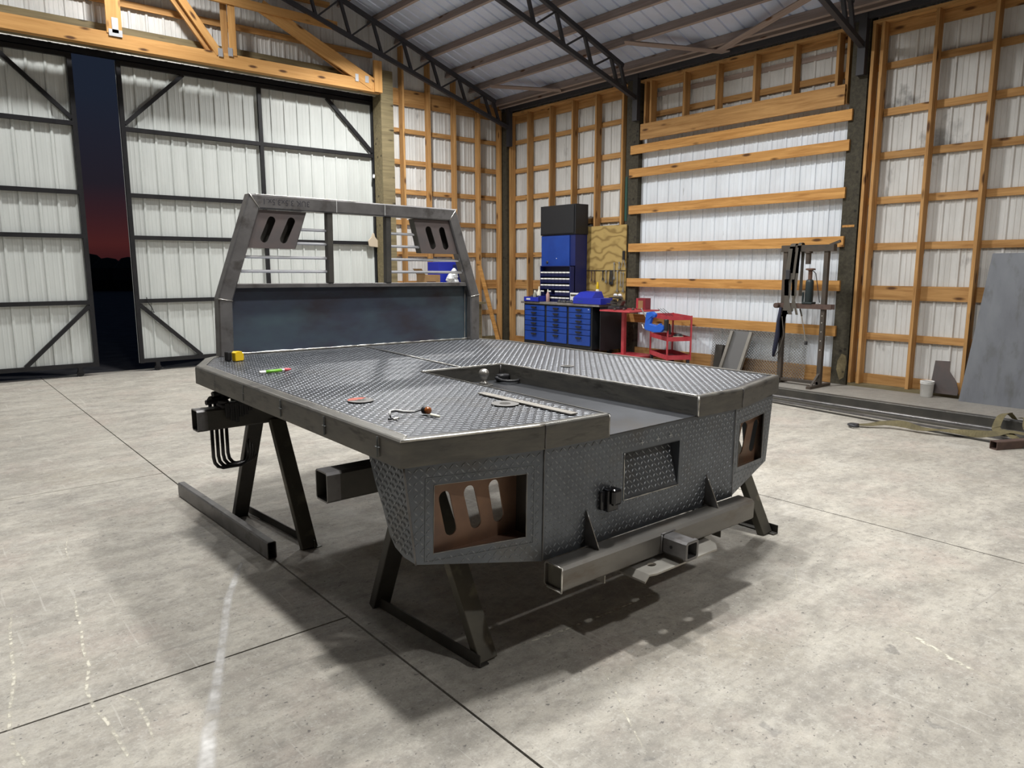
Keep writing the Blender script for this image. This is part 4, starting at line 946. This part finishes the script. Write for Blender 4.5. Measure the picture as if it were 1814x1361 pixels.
t = on_deck('flat_bar', -.4615, .235, 'length of flat steel bar lying on the deck near the notch', 'flat bar', rz=-1.5408 + math.pi)
mb().box((-.295, -.021, .001), (.295, .021, .0065)).build('strip', 'bar', t, bevel=.001)
mb().box((.262, -.0212, .0064), (.2955, .0212, .0068)).build('cut_end', 'bright', t)

# ================================================================== ALONG THE RIGHT WALL
# leaning sheet, bucket and cut plate
t = thing('steel_sheet', (9.53, 3.105, 0), 'big grey-blue steel sheet leaning on the studs at the right', 'steel sheet')
n = V((.145, 0, 1.735)).normalized()
mb().plate([[(0, 0), (-1.22, 0), (-1.38, 1.745), (-.158, 1.741)]], (0, 0, 0), (0, 1, 0), (.145 / 1.741, 0, 1.735 / 1.741), .006).build('sheet', 'grey_sheet', t)
t = thing('bucket', (9.555, 3.475, 0), 'small white plastic bucket standing on the floor by the wall', 'bucket')
mb().lathe([(.062, 0), (.068, .004), (.076, .185), (.080, .187), (.080, .196), (.074, .198), (.071, .190), (.066, .01)], (0, 0, 0), 28).build('pail', 'white', t, smooth=True)
for k in (1, 2):
    mb().lathe([(.0775, .150 + .014 * k), (.0795, .153 + .014 * k), (.0775, .156 + .014 * k)], (0, 0, 0), 28).build('rim_rib', 'white', t)
mb().lathe([(.070, .186), (.0705, .189)], (0, 0, 0), 28).build('contents', 'disc_grey', t)
t = tag(mb().plate([[(3.475, 0), (3.16, 0), (3.155, .06), (3.185, .165), (3.272, .285), (3.276, .405), (3.441, .40)]], (9.645, 0, .045), (0, 1, 0), (.035, 0, 1), .008).build('cut_plate', 'rack_plate'),
        'dark angular steel offcut propped against the wall behind the bucket', 'steel plate')
# long stock on the floor
def stock(p0, p1, w_, h_, m, label, hollow=True, cat='steel stock'):
    p0, p1 = V(p0), V(p1)
    x = mb().hollow(p0, p1, w_, h_, .005, r=.006) if hollow else mb().bar(p0, p1, w_, h_)
    return tag(x.build('steel_stock', m), label, cat)
stock((8.17, .9, .05), (8.30, 6.6, .05), .10, .10, 'dark_tube', 'thickest dark square tube of the long stock on the floor')
stock((8.30, 2.45, .03), (8.43, 6.4, .03), .075, .055, 'press', 'low dark tube behind the thickest one, ending short of the frame edge')
stock((8.285, .9, .02), (8.36, 2.38, .02), .05, .04, 'tube', 'short grey tube end in line behind the thickest dark tube')
stock((7.93, .9, .02), (8.10, 6.2, .02), .06, .036, 'tube', 'grey tube lying just in front of the thickest dark tube')
stock((7.78, .9, .012), (8.02, 5.8, .012), .045, .022, 'rail', 'middle thin flat bar of the long stock in front', False)
stock((7.56, .9, .010), (7.93, 5.5, .010), .04, .018, 'tube', 'second thin bar from the camera among the long stock', False)
stock((7.30, 1.0, .008), (7.80, 5.0, .008), .03, .014, 'dark_tube', 'thinnest and nearest bar of the long stock, under the strap', False)
t = tag(mb().hollow((7.165, 2.03, .038), (7.62, 1.80, .038), .075, .075, .006, r=.006).build('tube_offcut', 'rust'), 'short rusty square tube offcut at the right under the strap', 'tube offcut')
# olive ratchet straps
def strap(pts, tw, hw, label, m='strap', name='ratchet_strap'):
    t = thing(name, pts[0], label, 'strap'); o = V(pts[0]); P = []; W_ = []
    ctrl = [V(p) - o for p in pts]
    for i in range(len(ctrl) - 1):
        p0, p1, p2, p3 = ctrl[max(i - 1, 0)], ctrl[i], ctrl[i + 1], ctrl[min(i + 2, len(ctrl) - 1)]
        for k in range(6):
            s = k / 6; P.append(.5 * ((2 * p1) + (p2 - p0) * s + (2 * p0 - 5 * p1 + 4 * p2 - p3) * s * s + (3 * p1 - p0 - 3 * p2 + p3) * s ** 3))
            a = tw[i] + (tw[i + 1] - tw[i]) * s; d = (p2 - p1).normalized(); side = V((-d.y, d.x, 0)).normalized()
            W_.append((side * math.cos(a) + V((0, 0, 1)) * math.sin(a)) * hw)
    P.append(ctrl[-1]); W_.append(W_[-1])
    P = [p + V((0, 0, max(0, abs(q.z) + .003 - (p.z + o.z)))) for p, q in zip(P, W_)]
    mb().ribbon(P, W_, .003).build('webbing', m, t)
    return t
s1 = strap([(7.18, 3.22, .02), (7.24, 3.12, .03), (7.33, 3.02, .05), (7.36, 2.86, .06), (7.37, 2.70, .04), (7.39, 2.55, .05), (7.45, 2.40, .05), (7.48, 2.26, .05), (7.50, 2.12, .075), (7.56, 2.02, .10), (7.58, 1.86, .09)],
           [0, .2, .5, 1.0, .4, 0, .5, 1.2, .6, .2, .1], .034, 'olive webbing strap trailing along the floor with a hook end')
mb().tube([(-.02, .05, .005), (-.06, .06, .005), (-.10, .03, .008), (-.12, -.02, .005), (-.08, -.05, .005)], .014, 7).build('hook', 'tool_dark', s1, smooth=True)
mb().box((-.06, -.02, -.012), (.0, .05, .018)).build('buckle', 'tool_dark', s1, bevel=.006)
strap([(8.18, 2.16, .11), (8.12, 2.20, .17), (7.98, 2.22, .16), (7.86, 2.22, .06), (7.72, 2.14, .06), (7.58, 2.06, .09), (7.50, 1.96, .06), (7.46, 1.85, .02)],
      [0, .3, .2, .2, .6, .2, .1, 0], .036, 'olive strap looped over the long tubes and the rusty offcut')
strap([(8.22, 2.12, .12), (8.10, 2.04, .15), (7.95, 2.00, .10), (7.80, 1.92, .07), (7.70, 1.82, .05)], [0, .1, .4, .3, .1], .034, 'short olive strap end lying across the long tubes at the frame edge')
# shop press with bottle jack
t = thing('shop_press', (9.24, 4.99, 0), 'tall homemade steel H-frame press in front of the right wall post', 'press')
for y in (.272, -.298):
    mb().box((-.03, y - .028, .02), (.03, y + .028, 1.80)).build('upright', 'press', t)
mb().box((-.045, -.40, 1.787), (.045, .325, 1.872)).build('head_beam', 'press', t)
mb().bar((0, -.33, 1.865), (0, -.46, 1.912), .03, .03).build('handle_stub', 'press', t)
for xx in (-.05, .035): mb().box((xx, -.42, 1.035), (xx + .016, .345, 1.10)).build('bed_rail', 'rust', t)
mb().lathe([(.028, -.06), (.036, -.055), (.036, .02), (.03, .026)], (-.05, .33, 1.067), 14, 'x').build('bed_pin', 'rust', t)
for y in (.272, -.298): mb().box((-.28, y - .03, 0), (.26, y + .03, .035)).build('foot', 'press', t)
mb().box((-.03, -.30, .035), (.03, .30, .07)).build('stretcher', 'press', t)
mb().bar((0, -.298, .20), (-.22, -.298, .03), .03, .012).build('foot_brace', 'press', t)
for z in (.50, .62, .74, .86, .95):
    for y in (.272, -.298): mb().lathe([(.009, -.033), (.009, -.031)], (0, y, z), 10, 'x').build('bolt_hole', 'bright', t)
mb().lathe([(.034, 0), (.034, .14), (.05, .145), (.05, .165)][::-1], (0, -.045, 1.622), 18).build('press_ram', 'press', t)
mb().tube([(0, .03, 1.03), (0, .00, .93)], .011, 7).build('jack_handle', 'press', t); mb().tube([(0, .00, .93), (0, -.055, .70), (0, -.075, .60)], .007, 7).build('jack_handle', 'bright', t)
mb().lathe([(.018, -.025), (.022, 0), (.018, .025)], (0, -.082, .575), 10).build('handle_knob', 'tool_dark', t)
for k in range(1): mb().tube([(-.02, -.10, 1.56), (-.0, -.16, 1.50), (.0, -.20, 1.30), (0, -.235, 1.12)], .006, 6).build('return_spring', 'tool_dark', t)
j = thing('bottle_jack', (9.24, 4.905, 1.10), 'dark bottle jack standing on the bed of the press', 'jack')
mb().box((-.06, -.07, 0), (.06, .07, .025)).build('base', 'jack', j, bevel=.006)
mb().lathe([(.046, .02), (.052, .03), (.052, .285), (.045, .31), (.034, .32)], (0, 0, 0), 20).build('body', 'jack', j, smooth=True)
mb().lathe([(.026, .31), (.026, .43), (.030, .432), (.030, .44)], (0, 0, 0), 16).build('ram', 'jack_rust', j)
mb().lathe([(.03, .44), (.062, .446), (.062, .462), (.04, .468)], (0, 0, 0), 18).build('saddle', 'jack_rust', j)
mb().lathe([(.012, .02), (.014, .15), (.010, .155)], (-.02, .075, 0), 10).build('pump', 'jack', j)
for lab, y, dz, m, hw, zb in (('wide grey webbing strap draped over the press head beam', 5.15, 0, 'strap_grey', .036, .62), ('narrow grey strap beside the wide one on the press', 5.055, .01, 'strap_grey', .022, .95)):
    t = thing('hanging_strap', (9.18, y, zb), lab, 'strap')
    zt = 1.885 - zb + dz
    mb().ribbon([(.11, 0, 1.2 - zb), (.115, 0, zt - .03), (.10, 0, zt), (.06, 0, zt + .008), (.02, 0, zt), (.004, 0, zt - .03), (.004, .01, 1.5 - zb), (-.004, .02, 1.25 - zb), (.0, .05, 1.0 - zb), (.0, .13, .0)],
                [V((0, hw, 0))] * 10, .003).build('webbing', m, t)
    mb().ribbon([(-.006, .02, zt - .06), (-.012, .05, 1.42 - zb), (-.012, .04, 1.2 - zb), (-.01, -.03, .95 - zb + .0)], [V((0, hw * .8, 0))] * 4, .003).build('tail', m, t)
    if hw > .03:
        mb().box((-.03, -.0, .80), (.0, .06, .93)).build('ratchet', 'tool_dark', t, bevel=.008)
t = thing('blue_strap', (9.17, 5.285, .36), 'dark navy strap bundle tied round the left leg of the press', 'strap')
mb().tube([(0, -.02, .68), (.0, .0, .50), (-.005, .0, .30), (0, .035, .10), (.0, .05, .0)], [.018, .024, .034, .030, .016], 9).build('bundle', mat('navy_webbing', (.012, .014, .035), .8), t, smooth=True)
mb().tube([(0, -.05, .56), (0, -.09, .30), (0, -.03, .09), (0, .03, .0)], .007, 6).build('cord', 'strap_grey', t)
# expanded-metal sheet, ramp channel, tube stub
t = thing('mesh_panel', (9.60, 6.66, 0), 'grey expanded-metal mesh panel leaning along the foot of the wall', 'mesh panel')
x = mb(); W_, H_ = 1.56, .64; dx, dz = .046, .021; nr = int(H_ / dz)
for r_ in range(nr):
    z = r_ * dz; k = 0
    while k * dx / 2 < W_:
        y0, y1 = -k * dx / 2, -(k + 1) * dx / 2
        a = ((k + r_) % 2) * dz; b = ((k + 1 + r_) % 2) * dz
        lean = lambda q: .06 * q / H_
        for s in (0,):
            p = [(lean(z + a), y0, z + a), (lean(z + b), y1, z + b), (lean(z + b) + .003, y1, z + b + .010), (lean(z + a) + .003, y0, z + a + .010)]
            x.add(p, [(0, 1, 2, 3)])
        k += 1
tag(x.build('strands', 'mesh', t), kind='stuff')
for z in (0.003, H_): mb().bar((.06 * z / H_, 0, z), (.06 * z / H_, -W_, z), .004, .006).build('edge_strand', 'mesh', t)
t = thing('ramp_channel', (9.44, 6.20, 0), 'grey steel ramp channel leaning on the mesh panel', 'channel')
ex = V((.12, -.13, .66)).normalized(); 
mb().plate([[(.165, 0), (-.165, 0), (-.165, .66), (.165, .66)]], (0, 0, 0), (0, 1, 0), ex, .006).build('web', 'channel', t)
for y in (.16, -.16):
    mb().bar(V((-.02, y, 0)), V((-.02, y, 0)) + ex * .66, .045, .05, (1, 0, 0)).build('flange', 'bar', t)
tag(mb().hollow((9.50, 6.45, 0), (9.55, 6.44, .41), .09, .13, .006, (0, 1, 0)).build('tube_stub', 'dark_tube'), 'short dark square tube standing upright left of the ramp channel', 'tube')

# ---- red service cart
N_ = V((8.80, 6.882, 0)); ux = V((math.cos(math.radians(32)), -math.sin(math.radians(32)), 0)); uy = V((-ux.y, ux.x, 0))
cm = Matrix.Identity(4)
for k in range(3): cm[k][0] = ux[k]; cm[k][1] = uy[k]
cm.translation = N_
t = thing('service_cart', None, 'red three-tier steel service cart with a blue clamp hanging off it', 'cart', mtx=cm)
CW, CD = .385, .80
for zz, hh in ((.19, .07), (.475, .065), (.795, .06)):
    x = mb()
    x.box((0, 0, zz), (CW, .006, zz + hh)).box((0, CD - .006, zz), (CW, CD, zz + hh)).box((0, 0, zz), (.006, CD, zz + hh)).box((CW - .006, 0, zz), (CW, CD, zz + hh))
    tr_ = x.build('tray', 'red', t)
    mb().box((.006, .006, zz + .004), (CW - .006, CD - .006, zz + .008)).build('tray_floor', 'dark_red', tr_)
for a, b in ((0, 0), (CW, 0), (0, CD), (CW, CD)):
    mb().box((a - .018 if a else -.004, b - .018 if b else -.004, .18), (a + .004 if a else .018, b + .004 if b else .018, .86)).build('post', 'red', t)
    cs = mb().lathe([(.05, -.014), (.055, -.01), (.055, .01), (.05, .014)], (a * .86 + .02, b * .9 + .03, .056), 14, 'y').build('caster', 'black', t)
    mb().box((a * .86 + .0, b * .9 + .01, .06), (a * .86 + .04, b * .9 + .05, .20)).build('caster_fork', 'tool_dark', cs)
t2 = thing('grinding_wheel', None, 'pale grinding wheel lying on the middle tray of the red cart', 'grinding wheel', mtx=cm @ Matrix.Translation((.21, .10, .494)))
mb().lathe([(.075, 0), (.08, .006), (.08, .05), (.07, .054)], (0, 0, 0), 20).build('wheel', 'tan', t2); mb().lathe([(.075, .054), (.05, .085), (.02, .09)], (0, 0, 0), 20).build('flange', 'black', t2)
t2 = thing('hand_grinder', None, 'dark hand tool standing on the middle tray of the red cart', 'grinder', mtx=cm @ Matrix.Translation((.06, .10, .494)))
mb().lathe([(.035, 0), (.038, .05), (.03, .12), (.026, .2), (.012, .24)], (0, 0, 0), 14).build('body', 'black', t2, smooth=True); mb().box((-.02, -.06, .05), (.02, .06, .08)).build('guard', 'dark_red', t2)
for k in range(3):
    tt = thing('welding_rod', None, ('leftmost', 'middle', 'rightmost')[k] + ' of the thin metal rods poking up from the red cart', 'rod', 'rods on the red cart', mtx=cm @ Matrix.Translation((.03 + .05 * k, .22 + .03 * k, .81)))
    mb().tube([(.09, 0, 0), (-.08, .10, .145)], .004, 6).build('rod', 'tool_dark', tt)
t2 = thing('tool_heap', None, 'dark wrench lying across the top tray of the red cart', 'wrench', mtx=cm @ Matrix.Translation((.20, .2, .81)))
mb().bar((-.12, -.05, .02), (.13, .08, .02), .03, .014).build('shank', 'tool_dark', t2); mb().lathe([(.03, 0), (.03, .024)], (.13, .08, .008), 12).build('jaw', 'tool_dark', t2)
# blue C-clamp hung on the near corner
t = thing('pipe_clamp', (8.78, 7.10, .66), 'blue L-shaped clamp frame hanging on the corner of the red cart', 'clamp')
mb().plate([[(.14, .24), (.02, .26), (-.045, .22), (-.03, .17), (.03, .165), (.06, .07), (-.06, .05), (-.13, .09), (-.14, .06), (-.185, .05), (-.20, .0), (-.15, -.05), (-.03, -.06), (.15, -.03), (.175, .0), (.16, .09)][::-1]], (0, 0, 0), (0, 1, 0), (0, 0, 1), .06).build('frame', mat('clamp_blue', (.012, .10, .52), .4), t, bevel=.012)
mb().lathe([(.03, -.12), (.036, -.1), (.036, .04), (.03, .05)], (-.0, -.21, .10), 14, 'z').build('pad', 'black', t)
mb().tube([(-.03, .16, .16), (-.03, .26, .30)], .010, 8).build('handle', 'tool', t)
mb().tube([(-.03, .20, -.01), (-.03, .235, .05)], .008, 8).build('pin', 'white', t)
# ---- red pedestal table
t = thing('red_table', (9.225, 8.0, 0), 'red steel pedestal table between the workbench and the cart', 'table')
mb().box((-.375, -.32, .868), (.375, .34, .892)).build('tabletop', 'red', t, bevel=.004)
mb().box((-.08, .05, .14), (-.02, .11, .868)).build('pedestal', 'red', t)
mb().box((-.35, -.30, .10), (.35, .33, .14)).build('base', 'red', t, bevel=.006)
for a in (-.28, .28):
    for b in (-.24, .26): mb().lathe([(.05, -.015), (.052, 0), (.05, .015)], (a, b, .05), 12, 'y').build('caster', 'black', t)
t = thing('red_box', (9.43, 7.89, .892), 'open dark red box on the end of the red table', 'box')
mb().box((-.07, -.10, 0), (.07, .10, .19)).build('case', 'dark_red', t, bevel=.004); mb().box((-.074, -.05, .01), (-.068, .075, .15)).build('face_label', 'card', t)
mb().box((-.076, .05, .02), (-.07, .09, .18)).build('stripe', 'red', t)
t = thing('bench_vise', (9.16, 8.22, .892), 'grimy cast-iron vise on the red table next to the workbench', 'vise')
mb().box((-.10, -.13, 0), (.10, .13, .05)).build('base', 'tool_dark', t, bevel=.01)
mb().plate([[(-.10, .05), (.10, .05), (.13, .13), (.05, .17), (.03, .12), (-.04, .12), (-.06, .18), (-.16, .15), (-.12, .08)]], (.04, 0, 0), (0, 1, 0), (0, 0, 1), .09).build('body', 'olive_tube', t, bevel=.012)
mb().lathe([(.012, -.2), (.012, .1)], (0, -.02, .10), 10, 'x').build('screw', 'tool_dark', t); mb().tube([(-.2, -.08, .10), (-.2, .06, .10)], .007, 7).build('handle', 'tool_dark', t)
mb().plate([[(-.14, .18), (.10, .19), (.12, .205), (-.12, .21)]], (-.02, 0, 0), (0, 1, 0), (0, 0, 1), .08).build('jaw_plate', 'black', t)
for k in range(3):
    tt = thing('scrap_bit', (8.92 + .12 * k, 8.06 - .09 * k, .892), ('smallest rusty scrap bit on the red table, left end', 'rusty scrap bit on the middle of the red tabletop', 'tallest rusty scrap bit, nearest the red box')[k], 'scrap', 'scrap bits on the red table')
    mb().lathe([(.02, 0), (.028, .012), (.012, .03 + .006 * k)], (0, 0, 0), 6).build('bit', 'rust', tt)

# ---- blue drawer workbench
BX, BYL, BYR = 9.0, 10.44, 8.655
t = thing('workbench', (BX, BYR, 0), 'long workbench with three columns of blue drawers and a grey top', 'workbench')
Bl = BYL - BYR
mb().box((.012, 0, .18), (.62, Bl, .925)).build('carcass', 'cabinet_black', t)
mb().box((-.03, -.19, .925), (.64, Bl + .05, .965)).build('worktop', 'worktop', t, bevel=.004)
for a in (.08, .54):
    for b in (.08, Bl - .08):
        c_ = mb().lathe([(.055, -.02), (.06, -.01), (.06, .01), (.055, .02)], (a, b, .061), 14, 'y').build('caster', 'black', t); mb().box((a - .03, b - .03, .07), (a + .03, b + .03, .18)).build('caster_fork', 'tool_dark', c_)
mb().box((.012, -.19, .18), (.62, -.18, .925)).build('side_panel', 'cabinet_black', t)
cols = [(.035, .56), (.615, 1.14), (1.20, 1.745)]
zs = [.235, .415, .515, .61, .705, .805, .905]
for a, b in cols:
    for k in range(6):
        dr = mb().box((-.008, a, zs[k] + .005), (.012, b, zs[k + 1] - .005)).build('drawer', 'blue', t, bevel=.003)
        zc = zs[k + 1] - .034; yc = (a + b) / 2
        mb().plate([[(-.075, 0), (.075, 0), (.055, -.03), (-.055, -.03)]], (-.03, yc, zc), (0, 1, 0), (0, 0, 1), .006).build('pull', 'black', dr)
        mb().box((-.03, yc - .06, zc - .006), (-.008, yc + .06, zc)).build('pull_lip', 'black', dr)
mb().box((-.010, .06, .865), (-.008, .085, .875)).build('badge', 'white', t)
# on the bench
t = thing('parts_rack', (9.17, 9.80, .965), 'navy small-parts rack with rows of white-labelled bins', 'rack')
y0, y1 = -.43, .37; Hh_ = .655
mb().box((.10, y0, 0), (.12, y1, Hh_)).build('back', 'bin_dark', t)
for yy in (y0, y1 - .012): mb().box((0, yy, 0), (.12, yy + .012, Hh_)).build('side', 'navy', t)
mb().box((0, y0, Hh_ - .012), (.12, y1, Hh_)).build('top', 'navy', t)
nb = 8; bw = (y1 - y0 - .024) / nb
for r_ in range(5):
    z = .015 + r_ * .115
    for k in range(nb):
        yb = y0 + .012 + k * bw
        if r_ == 1 and k in (4, 6): 
            continue
        bn = mb().box((.0, yb + .004, z), (.10, yb + bw - .004, z + .048)).build('bin', 'bin_dark', t)
        mb().box((-.004, yb + .006, z + .048), (.006, yb + bw - .006, z + .072)).build('bin_label', 'white', bn)
    mb().box((.0, y0 + .01, z - .012), (.11, y1 - .01, z - .004)).build('shelf', 'navy', t)
t = thing('wall_cabinet', (9.34, 9.42, .965), 'tall blue steel cabinet standing on the back of the workbench', 'cabinet')
mb().box((.0, 0, 0), (.30, .90, 1.215)).build('body', 'navy', t, bevel=.004)
mb().box((-.018, .13, .02), (0, .885, 1.20)).build('door', 'blue', t, bevel=.003)
mb().lathe([(.012, -.012), (.022, -.008), (.03, 0)], (-.022, .72, .72), 16, 'x').build('lock_knob', 'tool_dark', t)
mb().lathe([(.006, -.004), (.008, 0)], (-.019, .47, .79), 10, 'x').build('rivet', 'white', t)
t = thing('top_cabinet', (9.32, 9.40, 2.182), 'matte black cabinet sitting on top of the tall blue one', 'cabinet')
mb().box((0, 0, 0), (.32, .93, .53)).build('body', 'cabinet_black', t, bevel=.004); mb().box((-.016, .03, .02), (0, .91, .515)).build('door', 'cabinet_black', t, bevel=.003)
t = thing('plywood_board', (9.66, 8.50, 1.0), 'plywood tool board on the wall right of the blue cabinet', 'board')
mb().box((0, 0, 0), (.018, .975, 1.32)).build('panel', 'plywood', t)
mb().box((-.012, .0, .53), (0, .93, .54)).build('hanger_bar', 'tool_dark', t)
def wrench(y, z1, z0, wd, label, m='tool', group=None, open_=True, ylow=None):
    t = thing('wrench', (9.645, y, z0), label, 'wrench', group); L_ = z1 - z0; dy = (ylow or y) - y
    mb().bar((-.008, dy, .03), (-.008, 0, L_ - .03), .006, wd * .55, (0, 1, 0)).build('shank', m, t)
    mb().lathe([(wd * .55, -.005), (wd * .55, .005), (wd * .3, .006)], (-.008, 0, L_ - .02), 12, 'x').build('ring_end', m, t)
    mb().plate([[(-wd * .6, -.03), (-wd * .2, -.005), (wd * .2, -.005), (wd * .6, -.03), (wd * .7, .01), (wd * .3, .04), (-wd * .3, .04), (-wd * .7, .01)]], (-.005, dy, .025), (0, 1, 0), (0, 0, 1), .007).build('open_end', m, t)
    return t
for y, a, b, wd, lab, m in ((9.295, 1.53, 1.33, .024, 'thin wrench hanging farthest left on the plywood, next to the blue cabinet', 'rust'), (9.225, 1.53, 1.31, .022, 'second wrench from the blue cabinet on the plywood', 'rust'),
        (9.013, 1.54, 1.35, .03, 'dark wrench in the middle of the plywood, left of its pair', 'tool_dark'), (8.936, 1.54, 1.307, .03, 'slim wrench in the middle of the plywood, right of its pair', 'tool'),
        (8.745, 1.68, 1.37, .032, 'long wrench hung higher than its neighbours on the plywood', 'tool'),
        (8.667, 1.54, 1.15, .034, 'longest low-hanging wrench on the plywood', 'tool'), (8.586, 1.52, 1.25, .03, 'medium wrench second from the right edge of the plywood', 'tool'),
        (8.53, 1.51, 1.153, .032, 'long wrench at the right edge of the plywood', 'tool'), (8.628, 1.69, 1.55, .028, 'short wrench hanging above the bar at the right', 'tool')):
    wrench(y, a, b, wd, lab, m)
t = thing('locking_pliers', (9.645, 8.815, 1.27), 'bundle of dark pliers hanging in the middle of the plywood', 'pliers')
for dy in (-.02, .015): mb().bar((-.01, dy * 2, 0.02), (-.01, dy, .26), .012, .024, (0, 1, 0)).build('handle', 'tool_dark', t)
mb().lathe([(.03, -.008), (.03, .006)], (-.01, 0, .04), 10, 'x').build('head', 'black', t)
t = thing('snips', (9.645, 8.528, 1.58), 'black-handled snips hung high at the right edge of the plywood', 'snips')
for s in (-1, 1):
    mb().bar((-.012, s * .012, .14), (-.012, s * .014, .29), .014, .022, (0, 1, 0)).build('grip', 'black', t); mb().bar((-.012, s * .010, .14), (-.012, s * .055, .0), .008, .012, (0, 1, 0)).build('blade', 'tool', t)
t = thing('parts_tray', (9.04, 10.18, .965), 'low royal blue tray at the left end of the workbench', 'tray')
x = mb().box((-.09, -.22, 0), (.12, .20, .006)).box((-.09, -.22, 0), (-.082, .20, .085)).box((.112, -.22, 0), (.12, .20, .10)).box((-.09, -.22, 0), (.12, -.212, .11)).box((-.09, .192, 0), (.12, .20, .085))
x.build('bin', 'royal', t); mb().box((-.092, .02, .03), (-.0905, .13, .06)).build('tray_label', 'bag', t)
for k in range(6): mb().lathe([(.02, .006), (.026, .06), (.015, .09 + .02 * (k % 2))], (-.04 + .05 * (k % 3), -.15 + .06 * k, 0), 8).build('fitting', 'tool_dark', t)
def bottle(x, y, h, r, m, capm, label, name='bottle', z=.965):
    t = thing(name, (x, y, z), label, 'bottle')
    mb().lathe([(r * .9, 0), (r, .005), (r, h * .58), (r * .45, h * .75), (r * .35, h * .8)], (0, 0, 0), 14).build('body', m, t, smooth=True)
    mb().lathe([(r * .42, h * .8), (r * .36, h * .9), (r * .12, h)], (0, 0, 0), 12).build('nozzle', capm, t)
    return t
bottle(9.12, 9.90, .23, .034, mat('pink_bottle', (.48, .30, .27), .5), 'chalk', 'pale pink squeeze bottle on the bench before the parts rack')
bottle(9.10, 10.12, .275, .036, 'chalk', 'chalk', 'cream pointed glue bottle standing in the blue tray', z=.972)
bottle(9.10, 10.24, .20, .036, mat('grey_jar', (.25, .25, .2), .5), 'chalk', 'dull grey jar standing in the blue tray', 'jar', z=.972)
t = thing('toolbox', (9.06, 8.72, .965), 'royal blue toolbox with a lifted lid on the right end of the bench', 'toolbox')
mb().box((-.10, -.30, 0), (.20, .36, .105)).build('body', 'royal', t, bevel=.006)
mb().add([(-.10, -.10, .105), (-.10, .36, .105), (.20, -.10, .105), (.20, .36, .105), (.02, -.06, .20), (.02, .30, .20), (.18, -.06, .215), (.18, .30, .215)], [(0, 1, 5, 4), (2, 0, 4, 6), (3, 2, 6, 7), (1, 3, 7, 5), (4, 5, 7, 6), (0, 2, 3, 1)]).build('lid', 'royal', t, bevel=.004)
mb().box((-.102, .12, .03), (-.1005, .24, .055)).build('plate_label', 'blue', t)
t = thing('label_card', (9.16, 9.205, .965), 'white box with a printed band leaning in front of the blue cabinet', 'box')
mb().box((0, -.12, 0), (.05, .15, .175)).build('carton', 'white', t); mb().box((-.002, -.11, .115), (0, .14, .150)).build('print_band', 'olive_tube', t)
t = thing('work_glove', (9.06, 9.33, .965), 'dark crumpled rag on the bench in front of the parts rack', 'rag')
x = mb(); 
for k in range(9): x.lathe([(.05, 0), (.045, .02), (.015, .035 + .01 * (k % 3))], (rnd.uniform(-.02, .05), -.20 + .05 * k, 0), 7)
x.build('cloth', 'tool_dark', t, smooth=True)
t = thing('spray_can', (9.42, 8.93, .965), 'yellow-tipped spray can behind the blue toolbox', 'spray can')
mb().lathe([(.03, 0), (.033, .004), (.033, .22), (.022, .245)], (0, 0, 0), 14).build('can', 'white', t); mb().lathe([(.026, .245), (.026, .30), (.012, .37)], (0, 0, 0), 14).build('cap', 'yellow', t)
t = thing('plastic_wrap', (9.22, 8.27, 1.103), 'crumpled shiny foil lying on top of the vise', 'foil')
x = mb()
for k in range(4): x.lathe([(.03, 0), (.036, .02), (.02, .045), (.006, .05)], (.04 * (k % 2) - .03, -.08 + .05 * k, 0), 7)
x.build('foil', 'nail_plate', t)

# ---- bench of blue boxes behind the headache rack, at the back wall
t = thing('side_bench', (8.0, 11.45, 0), 'plain wooden bench at the back wall behind the headache rack', 'bench')
mb().box((-.75, -.42, .90), (.55, .32, .94)).build('benchtop', 'treated', t)
for a in (-.70, .50):
    for b in (-.25, .27): mb().box((a - .04, b - .04, 0), (a + .04, b + .04, .90)).build('leg', 'treated', t)
t = thing('drawer_cabinet', (7.95, 11.45, .94), 'royal blue drawer box seen through the rack bars', 'cabinet')
mb().box((-.31, -.18, 0), (.31, .2, .755)).build('body', 'royal', t, bevel=.004)
for k in range(5): mb().box((.0, -.195, .05 + .135 * k), (.30, -.18, .165 + .135 * k)).build('drawer', 'navy', t, bevel=.003)
t = thing('cardboard_box', (7.455, 11.35, .94), 'brown cardboard box seen through the rack bars beside the blue one', 'box')
mb().box((-.16, -.15, 0), (.16, .15, .52)).build('carton', 'card', t); mb().add([(-.16, -.15, .52), (-.16, .15, .52), (-.24, .15, .63), (-.24, -.15, .63)], [(0, 1, 2, 3)]).build('flap', 'card', t)
mb().box((-.13, -.152, .33), (.06, -.15, .40)).build('print_band', 'rust', t)
t = thing('plastic_bag', (7.82, 11.12, .94), 'crumpled clear plastic bag hanging by the blue box', 'bag')
x = mb()
for k in range(10): x.lathe([(.04, 0), (.075, .05), (.05, .11), (.02, .15)], (rnd.uniform(-.07, .07), rnd.uniform(-.02, .02), .22 + .03 * k), 7)
x.lathe([(.05, 0), (.09, .1), (.1, .25), (.05, .3)], (0, 0, 0), 9); x.build('film', 'bag', t)
t = thing('leaning_stick', (9.33, 11.60, 0), 'thin board leaning in the back corner beside the rack', 'board')
mb().bar((0, 0, .01), (-.36, .22, 1.72), .02, .09, (1, 0, 0)).build('plank', 'new_wood', t)
t = thing('shop_rag', (6.765, 12.11, 1.98), 'tan cloth pouch hung on the door frame above the rack', 'cloth')
mb().plate([[(-.09, 0), (.10, -.02), (.115, .08), (.04, .17), (.02, .24), (-.01, .24), (-.04, .17), (-.11, .10)]], (0, 0, 0), (1, 0, 0), (0, 0, 1), .03).build('pouch', 'tan', t, bevel=.01)
